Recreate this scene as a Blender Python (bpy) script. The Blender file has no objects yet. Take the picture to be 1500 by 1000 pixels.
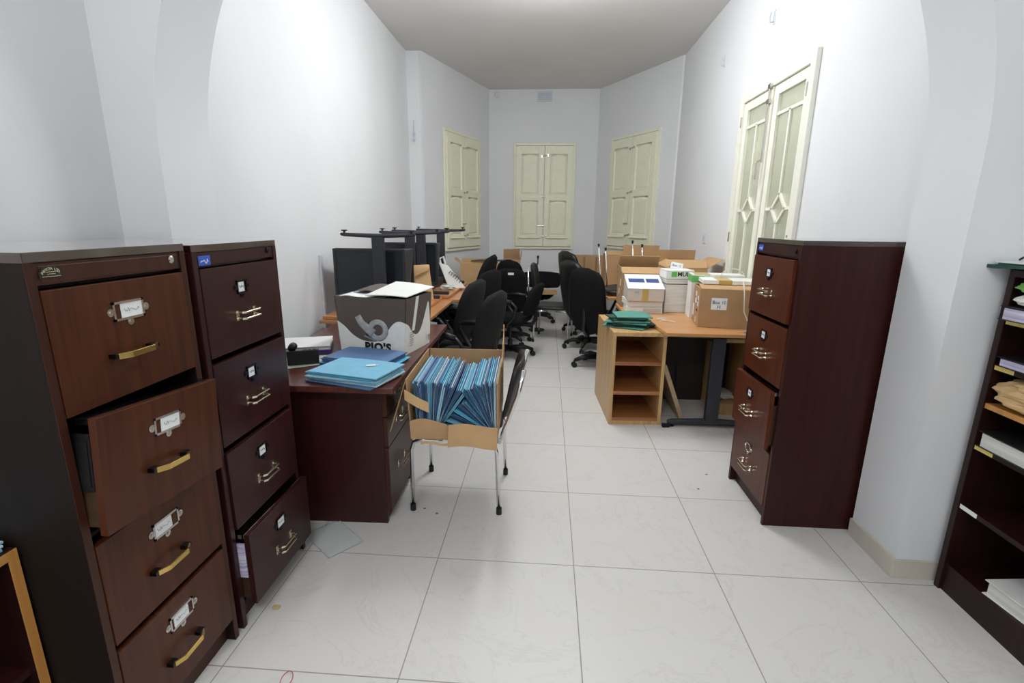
import bpy, bmesh, math, random
from math import sin, cos, pi, radians as R
from mathutils import Vector, Matrix, Euler

SC = bpy.context.scene
COL = SC.collection
random.seed(7)

# ------------------------------------------------------------------ camera, world, lights, exposure
def cam_setup():
    f, pitch, yaw, roll, h = 723.49, .23757, -.0680, .01047, 1.4564
    fw = Vector((sin(yaw)*cos(pitch), cos(yaw)*cos(pitch), -sin(pitch)))
    r = Vector((cos(yaw), -sin(yaw), 0)); u = r.cross(fw)
    r2 = cos(roll)*r + sin(roll)*u; u2 = -sin(roll)*r + cos(roll)*u
    cd = bpy.data.cameras.new('camera'); co = bpy.data.objects.new('camera', cd); COL.objects.link(co)
    cd.sensor_width = 36; cd.sensor_fit = 'HORIZONTAL'; cd.lens = 36*f/1500; cd.clip_start = .02
    m = Matrix((r2, u2, -fw)).transposed().to_4x4(); m.translation = (0, 0, h)
    co.matrix_world = m
    SC.camera = co
cam_setup()
W = bpy.data.worlds.new('world'); SC.world = W; W.use_nodes = True
W.node_tree.nodes['Background'].inputs[0].default_value = (.8, .9, 1, 1)
W.node_tree.nodes['Background'].inputs[1].default_value = .05
def area(name, loc, sx, sy, power, color=(.95, .98, 1), rot=(0, 0, 0)):
    d = bpy.data.lights.new(name, 'AREA'); d.shape = 'RECTANGLE'; d.size = sx; d.size_y = sy; d.energy = power; d.color = color
    o = bpy.data.objects.new(name, d); COL.objects.link(o); o.location = loc; o.rotation_euler = rot
    return o
def bulb(name, loc, power, r=.16, color=(.95, .98, 1)):
    d = bpy.data.lights.new(name, 'POINT'); d.energy = power; d.color = color; d.shadow_soft_size = r
    o = bpy.data.objects.new(name, d); COL.objects.link(o); o.location = loc
bulb('far_room_lamp', (0, 3.65, 3.08), 56); bulb('far_room_lamp', (0, 4.25, 3.08), 56)
area('far_room_diffuser_light', (0, 4.05, 3.22), .35, 1.3, 16)
bulb('near_room_lamp', (-.75, -.9, 3.1), 54); bulb('near_room_lamp', (.1, -.9, 3.1), 54)
area('near_room_diffuser_light', (.15, -.9, 3.22), 1.3, .5, 16)
area('added_glass_fill', (2.45, 4.1, 3.1), .9, 1.6, 46, (1, .98, .86))  # added lamp, no real fitting: brightens the door panes from behind
SC.view_settings.view_transform = 'Standard'; SC.view_settings.look = 'None'
SC.view_settings.gamma = 1; SC.view_settings.use_curve_mapping = False
SC.view_settings.exposure = -.47
ZC = 3.43

# ------------------------------------------------------------------ materials
def srgb(r, g, b):
    f = lambda c: (c/255/12.92 if c/255 <= .04045 else ((c/255+.055)/1.055)**2.4)
    return (f(r), f(g), f(b), 1)
def nt(name):
    m = bpy.data.materials.new(name); m.use_nodes = True
    return m, m.node_tree, m.node_tree.nodes['Principled BSDF']
def plain(name, col, rough=.5, metal=0, noise=.06, nscale=18, bump=0, bscale=120, coat=0, sheen=0, spec=.5):
    m, t, p = nt(name); p.inputs['Specular IOR Level'].default_value = spec; n = t.nodes; l = t.links
    tc = n.new('ShaderNodeTexCoord'); nz = n.new('ShaderNodeTexNoise'); nz.inputs['Scale'].default_value = nscale; nz.inputs['Detail'].default_value = 4
    l.new(tc.outputs['Object'], nz.inputs['Vector'])
    rp = n.new('ShaderNodeValToRGB')
    rp.color_ramp.elements[0].color = [c*(1-noise) for c in col[:3]]+[1]; rp.color_ramp.elements[1].color = [min(1, c*(1+noise)) for c in col[:3]]+[1]
    rp.color_ramp.elements[0].position = .3; rp.color_ramp.elements[1].position = .7
    l.new(nz.outputs[0], rp.inputs[0]); l.new(rp.outputs[0], p.inputs['Base Color'])
    p.inputs['Roughness'].default_value = rough; p.inputs['Metallic'].default_value = metal
    p.inputs['Coat Weight'].default_value = coat; p.inputs['Sheen Weight'].default_value = sheen
    if bump:
        b = n.new('ShaderNodeBump'); b.inputs['Strength'].default_value = bump; b.inputs['Distance'].default_value = .01
        n2 = n.new('ShaderNodeTexNoise'); n2.inputs['Scale'].default_value = bscale; n2.inputs['Detail'].default_value = 5
        l.new(tc.outputs['Object'], n2.inputs['Vector']); l.new(n2.outputs[0], b.inputs['Height']); l.new(b.outputs[0], p.inputs['Normal'])
    return m
def wood(name, c1, c2, axis='z', rough=.35, sc=1.0, coat=.0, spec=.5):
    m, t, p = nt(name); n = t.nodes; l = t.links
    tc = n.new('ShaderNodeTexCoord'); mp = n.new('ShaderNodeMapping')
    s = {'x': (1.2, 34, 34), 'y': (34, 1.2, 34), 'z': (34, 34, 1.2)}[axis]
    mp.inputs['Scale'].default_value = [v*sc for v in s]
    l.new(tc.outputs['Object'], mp.inputs['Vector'])
    nz = n.new('ShaderNodeTexNoise'); nz.inputs['Scale'].default_value = 1.0; nz.inputs['Detail'].default_value = 6; nz.inputs['Roughness'].default_value = .6; nz.inputs['Distortion'].default_value = .4
    l.new(mp.outputs[0], nz.inputs['Vector'])
    rp = n.new('ShaderNodeValToRGB'); rp.color_ramp.elements[0].color = c1; rp.color_ramp.elements[1].color = c2
    rp.color_ramp.elements[0].position = .32; rp.color_ramp.elements[1].position = .68
    l.new(nz.outputs[0], rp.inputs[0]); l.new(rp.outputs[0], p.inputs['Base Color'])
    p.inputs['Roughness'].default_value = rough; p.inputs['Coat Weight'].default_value = coat; p.inputs['Coat Roughness'].default_value = .15
    p.inputs['Specular IOR Level'].default_value = spec
    b = n.new('ShaderNodeBump'); b.inputs['Strength'].default_value = .06; b.inputs['Distance'].default_value = .004
    l.new(nz.outputs[0], b.inputs['Height']); l.new(b.outputs[0], p.inputs['Normal'])
    return m
def plaster(name, col, bump=.07):
    m, t, p = nt(name); n = t.nodes; l = t.links
    tc = n.new('ShaderNodeTexCoord'); nz = n.new('ShaderNodeTexNoise'); nz.inputs['Scale'].default_value = 1.3; nz.inputs['Detail'].default_value = 6
    l.new(tc.outputs['Object'], nz.inputs['Vector'])
    rp = n.new('ShaderNodeValToRGB'); rp.color_ramp.elements[0].color = [c*.955 for c in col[:3]]+[1]; rp.color_ramp.elements[1].color = col
    rp.color_ramp.elements[0].position = .35; rp.color_ramp.elements[1].position = .65
    l.new(nz.outputs[0], rp.inputs[0]); l.new(rp.outputs[0], p.inputs['Base Color']); p.inputs['Roughness'].default_value = .75
    mp = n.new('ShaderNodeMapping'); mp.inputs['Scale'].default_value = (3, 3, 6); l.new(tc.outputs['Object'], mp.inputs['Vector'])
    n2 = n.new('ShaderNodeTexNoise'); n2.inputs['Scale'].default_value = 1.6; n2.inputs['Detail'].default_value = 8; n2.inputs['Roughness'].default_value = .6
    l.new(mp.outputs[0], n2.inputs['Vector'])
    b = n.new('ShaderNodeBump'); b.inputs['Strength'].default_value = bump; b.inputs['Distance'].default_value = .02
    l.new(n2.outputs[0], b.inputs['Height']); l.new(b.outputs[0], p.inputs['Normal'])
    return m
def tile_mat():
    m, t, p = nt('marble_tile'); n = t.nodes; l = t.links
    g = n.new('ShaderNodeTexCoord'); sp = n.new('ShaderNodeSeparateXYZ'); l.new(g.outputs['Object'], sp.inputs[0])
    def math_(op, a, b=None):
        k = n.new('ShaderNodeMath'); k.operation = op
        for i, v in enumerate((a, b)):
            if v is None: continue
            if isinstance(v, (int, float)): k.inputs[i].default_value = v
            else: l.new(v, k.inputs[i])
        return k.outputs[0]
    ds = []; ids = []
    for ax, off in ((0, .1522), (1, 1.2824)):
        v = math_('DIVIDE', math_('SUBTRACT', sp.outputs[ax], off-60), .6)
        fr = math_('FRACT', v); ids.append(math_('FLOOR', v))
        ds.append(math_('MINIMUM', fr, math_('SUBTRACT', 1.0, fr)))
    d = math_('MINIMUM', ds[0], ds[1])
    grout = math_('LESS_THAN', d, .0036)
    cb = n.new('ShaderNodeCombineXYZ'); l.new(ids[0], cb.inputs[0]); l.new(ids[1], cb.inputs[1])
    wn = n.new('ShaderNodeTexWhiteNoise'); wn.noise_dimensions = '3D'; l.new(cb.outputs[0], wn.inputs['Vector'])
    # veins: each tile offset by its own random vector
    vm = n.new('ShaderNodeVectorMath'); vm.operation = 'MULTIPLY_ADD'; l.new(wn.outputs['Color'], vm.inputs[0]); vm.inputs[1].default_value = (7, 7, 7); l.new(g.outputs['Object'], vm.inputs[2])
    nz = n.new('ShaderNodeTexNoise'); nz.inputs['Scale'].default_value = 2.6; nz.inputs['Detail'].default_value = 7; nz.inputs['Roughness'].default_value = .62; nz.inputs['Distortion'].default_value = 1.2
    l.new(vm.outputs[0], nz.inputs['Vector'])
    rp = n.new('ShaderNodeValToRGB'); e = rp.color_ramp.elements
    e[0].position = .3; e[0].color = (.71, .68, .64, 1); e[1].position = .7; e[1].color = (.72, .70, .67, 1)
    x = e.new(.485); x.color = (.71, .695, .675, 1); x = e.new(.5); x.color = (.668, .643, .612, 1); x = e.new(.515); x.color = (.71, .695, .675, 1)
    l.new(nz.outputs[0], rp.inputs[0])
    mx = n.new('ShaderNodeMix'); mx.data_type = 'RGBA'; l.new(grout, mx.inputs['Factor']); l.new(rp.outputs[0], mx.inputs['A']); mx.inputs['B'].default_value = (.36, .33, .31, 1)
    l.new(mx.outputs['Result'], p.inputs['Base Color'])
    rr = math_('MULTIPLY_ADD', grout, .5); rr.node.inputs[2].default_value = .42
    l.new(rr, p.inputs['Roughness']); p.inputs['Specular IOR Level'].default_value = .35
    b = n.new('ShaderNodeBump'); b.inputs['Strength'].default_value = .25; b.inputs['Distance'].default_value = .002; b.invert = True
    l.new(grout, b.inputs['Height']); l.new(b.outputs[0], p.inputs['Normal'])
    return m
def glassy(name, col, rough=.2, bumpy=0.):
    m, t, p = nt(name); n = t.nodes; l = t.links
    p.inputs['Base Color'].default_value = col; p.inputs['Transmission Weight'].default_value = 1; p.inputs['Roughness'].default_value = rough; p.inputs['IOR'].default_value = 1.45
    if bumpy:
        tc = n.new('ShaderNodeTexCoord'); wv = n.new('ShaderNodeTexWave'); wv.bands_direction = 'Y'; wv.inputs['Scale'].default_value = 30
        l.new(tc.outputs['Object'], wv.inputs['Vector'])
        b = n.new('ShaderNodeBump'); b.inputs['Strength'].default_value = bumpy; b.inputs['Distance'].default_value = .003
        l.new(wv.outputs[0], b.inputs['Height']); l.new(b.outputs[0], p.inputs['Normal'])
    return m
def stripes(name, base, ink, axis=2, freq=110, rough=.6):
    """paper block: thin lines of page edges"""
    m, t, p = nt(name); n = t.nodes; l = t.links
    tc = n.new('ShaderNodeTexCoord'); mp = n.new('ShaderNodeMapping'); s = [2, 2, 2]; s[axis] = freq; mp.inputs['Scale'].default_value = s
    l.new(tc.outputs['Object'], mp.inputs['Vector'])
    nz = n.new('ShaderNodeTexNoise'); nz.inputs['Scale'].default_value = 1; nz.inputs['Detail'].default_value = 3; l.new(mp.outputs[0], nz.inputs['Vector'])
    rp = n.new('ShaderNodeValToRGB'); rp.color_ramp.elements[0].color = ink; rp.color_ramp.elements[1].color = base
    rp.color_ramp.elements[0].position = .35; rp.color_ramp.elements[1].position = .55
    l.new(nz.outputs[0], rp.inputs[0]); l.new(rp.outputs[0], p.inputs['Base Color']); p.inputs['Roughness'].default_value = rough
    return m

M = {}
M['wall'] = plaster('white_plaster', (.80, .81, .825, 1))
M['ceiling'] = plaster('ceiling_plaster', (.78, .76, .74, 1), .1)
M['tile'] = tile_mat()
M['skirting'] = plain('skirting_tile', srgb(205, 198, 186), .35, noise=.05, nscale=5)
M['cream'] = plain('cream_paint', srgb(236, 235, 212), .45, noise=.03)
M['doorpaint'] = plain('ivory_paint', srgb(240, 239, 226), .4, noise=.02)
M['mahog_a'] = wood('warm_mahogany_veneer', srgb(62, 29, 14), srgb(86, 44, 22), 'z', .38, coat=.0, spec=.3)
M['mahog_a_edge'] = wood('mahogany_edge', srgb(54, 27, 17), srgb(72, 38, 25), 'z', .4, spec=.3)
M['mahog_b'] = wood('dark_red_mahogany', srgb(42, 15, 15), srgb(58, 23, 22), 'z', .36, coat=.05, spec=.35)
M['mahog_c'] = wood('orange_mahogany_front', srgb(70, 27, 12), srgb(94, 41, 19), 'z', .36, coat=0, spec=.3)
M['gloss_a'] = wood('polished_mahogany_top', srgb(46, 23, 15), srgb(60, 32, 22), 'y', .1, coat=1, spec=.8)
M['gloss_b'] = wood('polished_red_mahogany_top', srgb(34, 13, 12), srgb(46, 18, 16), 'y', .1, coat=1, spec=.8)
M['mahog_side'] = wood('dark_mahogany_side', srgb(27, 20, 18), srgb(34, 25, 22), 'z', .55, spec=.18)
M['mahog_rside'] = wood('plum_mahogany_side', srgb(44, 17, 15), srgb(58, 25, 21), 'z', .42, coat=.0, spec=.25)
M['mahog_top'] = wood('red_mahogany_top', srgb(70, 33, 26), srgb(100, 54, 43), 'y', .3, coat=.2)
M['mahog_d'] = wood('near_black_mahogany', srgb(32, 13, 12), srgb(44, 19, 17), 'z', .4, spec=.3)
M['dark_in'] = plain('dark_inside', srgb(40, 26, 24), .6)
M['raw_in'] = wood('raw_timber_tray', srgb(56, 38, 20), srgb(70, 49, 26), 'x', .55)
M['beech'] = wood('beech_laminate', srgb(190, 136, 86), srgb(212, 158, 106), 'x', .32)
M['beech2'] = wood('orange_beech_laminate', srgb(178, 120, 76), srgb(200, 142, 94), 'x', .3)
M['oak'] = wood('light_oak_veneer', srgb(186, 146, 96), srgb(212, 174, 120), 'z', .4)
M['oak_edge'] = wood('amber_edge_band', srgb(186, 128, 62), srgb(206, 150, 80), 'z', .4)
M['oak_in'] = wood('oak_interior', srgb(150, 92, 52), srgb(184, 124, 74), 'x', .4)
M['board'] = wood('pale_board', srgb(176, 150, 116), srgb(196, 170, 134), 'y', .5)
M['brass'] = plain('brass', srgb(220, 186, 112), .25, 1, .05)
M['pale_brass'] = plain('pale_brass', srgb(222, 214, 192), .18, 1, .05)
M['nickel'] = plain('nickel', srgb(200, 196, 190), .25, 1, .08)
M['chrome'] = plain('chrome', srgb(225, 225, 228), .08, 1, .02)
M['steel_dark'] = plain('dark_steel', srgb(60, 60, 64), .3, 1)
M['black_plastic'] = plain('black_plastic', srgb(22, 22, 24), .45)
M['black_metal'] = plain('black_powder_metal', srgb(44, 46, 54), .45, bump=.05, bscale=300)
M['black_fabric'] = plain('black_fabric', srgb(15, 15, 17), .9, noise=.2, nscale=200, bump=.2, bscale=400, spec=.25)
M['grey_fabric'] = plain('charcoal_fabric', srgb(28, 30, 30), .9, noise=.2, nscale=200, bump=.2, bscale=400, spec=.3)
M['black_leather'] = plain('black_leather', srgb(20, 19, 20), .42, bump=.15, bscale=90)
M['monitor'] = plain('dark_monitor_case', srgb(40, 43, 48), .5)
M['monitor_side'] = wood('ribbed_monitor_side', srgb(40, 39, 41), srgb(52, 51, 53), 'z', .55)
M['screen'] = plain('dark_screen', srgb(34, 38, 44), .22)
M['rubber'] = plain('black_rubber', srgb(20, 20, 20), .6)
M['card'] = plain('brown_cardboard', srgb(178, 142, 102), .8, noise=.06, nscale=9, bump=.08, bscale=30)
M['card2'] = plain('tan_cardboard', srgb(190, 153, 110), .8, noise=.06, nscale=9, bump=.08, bscale=30)
M['card_dark'] = plain('inner_cardboard', srgb(150, 112, 76), .85, noise=.06)
M['kraft'] = plain('kraft_paper', srgb(204, 170, 122), .75, noise=.08, nscale=12, bump=.2, bscale=25)
M['tape'] = plain('parcel_tape', srgb(198, 170, 96), .3, noise=.05)
M['clear_tape'] = plain('pale_tape', srgb(216, 206, 190), .3, noise=.05)
M['white_paper'] = plain('white_paper', srgb(238, 240, 240), .7, noise=.02)
M['grey_paper'] = stripes('paper_block', srgb(224, 223, 218), srgb(204, 202, 196))
M['lilac_paper'] = stripes('lilac_page_block', srgb(216, 212, 232), srgb(168, 160, 196))
M['white_card'] = plain('white_carton', srgb(236, 236, 232), .55, noise=.03)
M['greige_card'] = plain('greige_carton', srgb(206, 198, 188), .65, noise=.04)
M['brown_print'] = plain('taupe_print', srgb(92, 82, 76), .5, noise=.06)
M['black_ink'] = plain('black_ink', srgb(28, 26, 26), .6)
M['blue_ink'] = plain('blue_ink', srgb(52, 62, 120), .6)
M['grey_ink'] = plain('grey_ink', srgb(150, 150, 158), .7)
M['blue_print'] = plain('blue_print', srgb(58, 80, 140), .4, noise=.3, nscale=30)
M['green_print'] = plain('green_print', srgb(104, 190, 96), .5)
M['purple'] = plain('purple_plastic', srgb(92, 62, 160), .4)
M['blue_tag'] = plain('blue_sticker', srgb(58, 92, 196), .4)
M['yellow_tag'] = plain('yellow_label', srgb(226, 200, 110), .5)
M['plate'] = plain('maker_plate', srgb(24, 34, 28), .3)
M['gold_ink'] = plain('gold_ink', srgb(212, 200, 160), .4)
M['green_file'] = plain('green_file', srgb(84, 146, 134), .6, noise=.08)
M['green_file_dark'] = plain('dark_green_file', srgb(42, 74, 66), .65, noise=.1)
M['green_bag'] = plain('lime_bag', srgb(130, 196, 92), .4, noise=.15)
M['plastic_wrap'] = plain('milky_plastic', srgb(206, 218, 204), .25, noise=.08)
M['switch'] = plain('switch_plastic', srgb(215, 218, 222), .4)
M['vent_shade'] = plain('vent_louvre', srgb(196, 204, 216), .5)
M['cable_white'] = plain('cream_cable', srgb(226, 220, 206), .45)
M['glass_door'] = glassy('reeded_glass', (.86, .9, .78, 1), .22, .5)
def thin_clear(name):
    m, t, p = nt(name); n = t.nodes; l = t.links
    tr = n.new('ShaderNodeBsdfTransparent'); tr.inputs[0].default_value = (.95, .97, .96, 1); mx = n.new('ShaderNodeMixShader'); fr = n.new('ShaderNodeFresnel'); fr.inputs[0].default_value = 1.35
    p.inputs['Roughness'].default_value = .1; p.inputs['Base Color'].default_value = (.8, .82, .82, 1)
    l.new(fr.outputs[0], mx.inputs[0]); l.new(tr.outputs[0], mx.inputs[1]); l.new(p.outputs[0], mx.inputs[2]); l.new(mx.outputs[0], n['Material Output'].inputs[0])
    return m
M['acrylic'] = thin_clear('clear_acrylic')
M['silver_art'] = plain('silver_print', srgb(168, 168, 166), .45, noise=.25, nscale=30)
M['red_ink'] = plain('red_rubber', srgb(196, 60, 72), .6)
M['crumb'] = plain('paper_crumb', srgb(196, 180, 130), .8)
BL = [('sky_blue', (128, 190, 218)), ('pale_blue', (166, 208, 226)), ('aqua_blue', (96, 186, 216)), ('slate_blue', (104, 132, 178)), ('ice_blue', (204, 226, 232)), ('steel_blue', (92, 128, 170))]
for k, c in BL: M['file_'+k] = plain('file_'+k, srgb(*c), .6, noise=.05)
M['file_front'] = plain('file_front_edge', srgb(44, 70, 104), .6, noise=.3, nscale=8)
M['file_navy'] = plain('file_navy', srgb(92, 124, 168), .55, noise=.06)
M['file_edge'] = stripes('file_edges', srgb(110, 144, 172), srgb(22, 38, 60), 0, 260)

# ------------------------------------------------------------------ mesh builder
class MB:
    def __init__(s): s.bm = bmesh.new(); s.mi = 0
    def mat(s, i): s.mi = i; return s
    def _f(s, vs):
        try: f = s.bm.faces.new(vs); f.material_index = s.mi; return f
        except ValueError: return None
    def hexa(s, P):      # 8 points: bottom 4 ccw, top 4 ccw
        v = [s.bm.verts.new(p) for p in P]
        for q in ((3, 2, 1, 0), (4, 5, 6, 7), (0, 1, 5, 4), (1, 2, 6, 5), (2, 3, 7, 6), (3, 0, 4, 7)): s._f([v[i] for i in q])
        return s
    def box(s, x0, x1, y0, y1, z0, z1, m=None):
        P = [(x0, y0, z0), (x1, y0, z0), (x1, y1, z0), (x0, y1, z0), (x0, y0, z1), (x1, y0, z1), (x1, y1, z1), (x0, y1, z1)]
        if m is not None: P = [m @ Vector(p) for p in P]
        return s.hexa(P)
    def prism(s, poly, z0, z1, m=None):
        """poly in xy extruded along z"""
        a = [Vector((p[0], p[1], z0)) for p in poly]; b = [Vector((p[0], p[1], z1)) for p in poly]
        if m is not None: a = [m @ p for p in a]; b = [m @ p for p in b]
        va = [s.bm.verts.new(p) for p in a]; vb = [s.bm.verts.new(p) for p in b]; n = len(poly)
        s._f(va[::-1]); s._f(vb)
        for i in range(n): s._f([va[i], va[(i+1) % n], vb[(i+1) % n], vb[i]])
        return s
    def tube(s, pts, r, n=8, closed=False, caps=True):
        pts = [Vector(p) for p in pts]; rr = r if isinstance(r, (list, tuple)) else [r]*len(pts)
        rings = []; prev = None; N = len(pts)
        for i, p in enumerate(pts):
            if closed: t = (pts[(i+1) % N]-pts[i-1])
            else: t = pts[min(i+1, N-1)]-pts[max(i-1, 0)]
            t.normalize()
            if prev is None: a = t.orthogonal().normalized()
            else: a = (prev - t*prev.dot(t)); a = a.normalized() if a.length > 1e-6 else t.orthogonal().normalized()
            prev = a; b = t.cross(a)
            rings.append([s.bm.verts.new(p+(a*cos(2*pi*k/n)+b*sin(2*pi*k/n))*rr[i]) for k in range(n)])
        for i in range(N if closed else N-1):
            A, B = rings[i], rings[(i+1) % N]
            for k in range(n): s._f([A[k], A[(k+1) % n], B[(k+1) % n], B[k]])
        if caps and not closed: s._f(rings[0][::-1]); s._f(rings[-1])
        return s
    def cyl(s, p0, p1, r, n=16, r1=None): return s.tube([p0, p1], [r, r if r1 is None else r1], n)
    def lathe(s, prof, n=20, m=None):
        rings = []
        for r, z in prof:
            ring = []
            for k in range(n):
                p = Vector((r*cos(2*pi*k/n), r*sin(2*pi*k/n), z)); ring.append(s.bm.verts.new(m @ p if m is not None else p))
            rings.append(ring)
        for A, B in zip(rings, rings[1:]):
            for k in range(n): s._f([A[k], A[(k+1) % n], B[(k+1) % n], B[k]])
        s._f(rings[0][::-1]); s._f(rings[-1]); return s
    def grid(s, f, nu, nv, th=0.0):
        """sheet f(u,v) u,v in 0..1, given thickness along its normal when th"""
        V = [[Vector(f(i/nu, j/nv)) for j in range(nv+1)] for i in range(nu+1)]
        a = [[s.bm.verts.new(p) for p in row] for row in V]
        for i in range(nu):
            for j in range(nv): s._f([a[i][j], a[i+1][j], a[i+1][j+1], a[i][j+1]])
        if th:
            b = []
            for i in range(nu+1):
                row = []
                for j in range(nv+1):
                    du = V[min(i+1, nu)][j]-V[max(i-1, 0)][j]; dv = V[i][min(j+1, nv)]-V[i][max(j-1, 0)]
                    nn = du.cross(dv); nn = nn.normalized() if nn.length > 1e-9 else Vector((0, 0, 1))
                    row.append(s.bm.verts.new(V[i][j]-nn*th))
                b.append(row)
            for i in range(nu):
                for j in range(nv): s._f([b[i][j+1], b[i+1][j+1], b[i+1][j], b[i][j]])
            for i in range(nu):
                s._f([a[i+1][0], a[i][0], b[i][0], b[i+1][0]]); s._f([a[i][nv], a[i+1][nv], b[i+1][nv], b[i][nv]])
            for j in range(nv):
                s._f([a[0][j], a[0][j+1], b[0][j+1], b[0][j]]); s._f([a[nu][j+1], a[nu][j], b[nu][j], b[nu][j+1]])
        return s
    def shell(s, w, h, th, k=3.0, curve=0.0, lean=lambda v: 0.0, n=14, pw=None):
        """rounded cushion standing in xz, front +y; superellipse outline"""
        F = []; Bk = []
        for j in range(n+1):
            t = -1+2*j/n; t = max(-.998, min(.998, t)); hw = w/2*(1-abs(t)**k)**(1/k)*(1 if pw is None else pw(t))
            f = []; b = []
            for i in range(n+1):
                q = -1+2*i/n; x = hw*q; e = max(abs(q), abs(t)); tk = th/2*(1-e**5)**.5 if e < 1 else 0
                y = curve*(x/(w/2))**2+lean(t)
                f.append(s.bm.verts.new((x, y+tk, t*h/2))); b.append(s.bm.verts.new((x, y-tk, t*h/2)))
            F.append(f); Bk.append(b)
        for j in range(n):
            for i in range(n):
                s._f([F[j][i+1], F[j][i], F[j+1][i], F[j+1][i+1]]); s._f([Bk[j][i], Bk[j][i+1], Bk[j+1][i+1], Bk[j+1][i]])
        for j in range(n):
            s._f([F[j][0], Bk[j][0], Bk[j+1][0], F[j+1][0]]); s._f([Bk[j][n], F[j][n], F[j+1][n], Bk[j+1][n]])
        for i in range(n):
            s._f([Bk[0][i+1], Bk[0][i], F[0][i], F[0][i+1]]); s._f([F[n][i+1], F[n][i], Bk[n][i], Bk[n][i+1]])
        return s
    def xf(s, m): bmesh.ops.transform(s.bm, matrix=m, verts=s.bm.verts); return s
    def build(s, name, mats, parent=None, bevel=0, smooth=False, loc=None, rot=None, seg=2):
        bmesh.ops.remove_doubles(s.bm, verts=s.bm.verts, dist=1e-5)
        bmesh.ops.recalc_face_normals(s.bm, faces=s.bm.faces)
        me = bpy.data.meshes.new(name); s.bm.to_mesh(me); s.bm.free()
        for m in (mats if isinstance(mats, (list, tuple)) else [mats]): me.materials.append(M[m] if isinstance(m, str) else m)
        if smooth: me.polygons.foreach_set('use_smooth', [True]*len(me.polygons))
        o = bpy.data.objects.new(name, me); COL.objects.link(o)
        if parent: o.parent = parent
        if loc: o.location = loc
        if rot: o.rotation_euler = rot
        if bevel:
            b = o.modifiers.new('edge', 'BEVEL'); b.width = bevel; b.segments = seg; b.limit_method = 'ANGLE'; b.angle_limit = R(40)
        return o
def tag(o, label, cat, group=None, kind=None):
    o['label'] = label; o['category'] = cat
    if group: o['group'] = group
    if kind: o['kind'] = kind
    return o
def thing(name, label, cat, loc=(0, 0, 0), rz=0, group=None, rot=None):
    o = bpy.data.objects.new(name, None); COL.objects.link(o); o.empty_display_size = .1
    o.location = loc; o.rotation_euler = rot if rot else (0, 0, rz)
    return tag(o, label, cat, group)
def struct(o): o['kind'] = 'structure'; return o
def dup(o, parent=None):
    c = o.copy(); COL.objects.link(c)
    if parent: c.parent = parent
    for ch in list(o.children): dup(ch, c)
    return c
def MR(x=0, y=0, z=0, loc=(0, 0, 0)): return Matrix.Translation(loc) @ Euler((x, y, z)).to_matrix().to_4x4()
FONTS = {}
def text(name, body, size, mat, parent, loc, rot, bold=0.0, ext=.0006, sx=1.0, spacing=1.0):
    cu = bpy.data.curves.new(name, 'FONT'); cu.body = body; cu.size = size; cu.extrude = ext; cu.offset = bold; cu.align_x = 'CENTER'; cu.align_y = 'CENTER'; cu.space_character = spacing
    cu.resolution_u = 3
    t = bpy.data.objects.new(name, cu); COL.objects.link(t)
    bpy.context.view_layer.update()
    me = bpy.data.meshes.new_from_object(t.evaluated_get(bpy.context.evaluated_depsgraph_get()))
    bpy.data.objects.remove(t)
    me.materials.clear(); me.materials.append(M[mat])
    o = bpy.data.objects.new(name, me); COL.objects.link(o); o.parent = parent; o.location = loc; o.rotation_euler = rot; o.scale = (sx, 1, 1)
    return o
FACE_X = (pi/2, 0, pi/2)     # text reads on a face that looks towards +x
FACE_Y = (pi/2, 0, 0)        # on a face that looks towards -y

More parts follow.
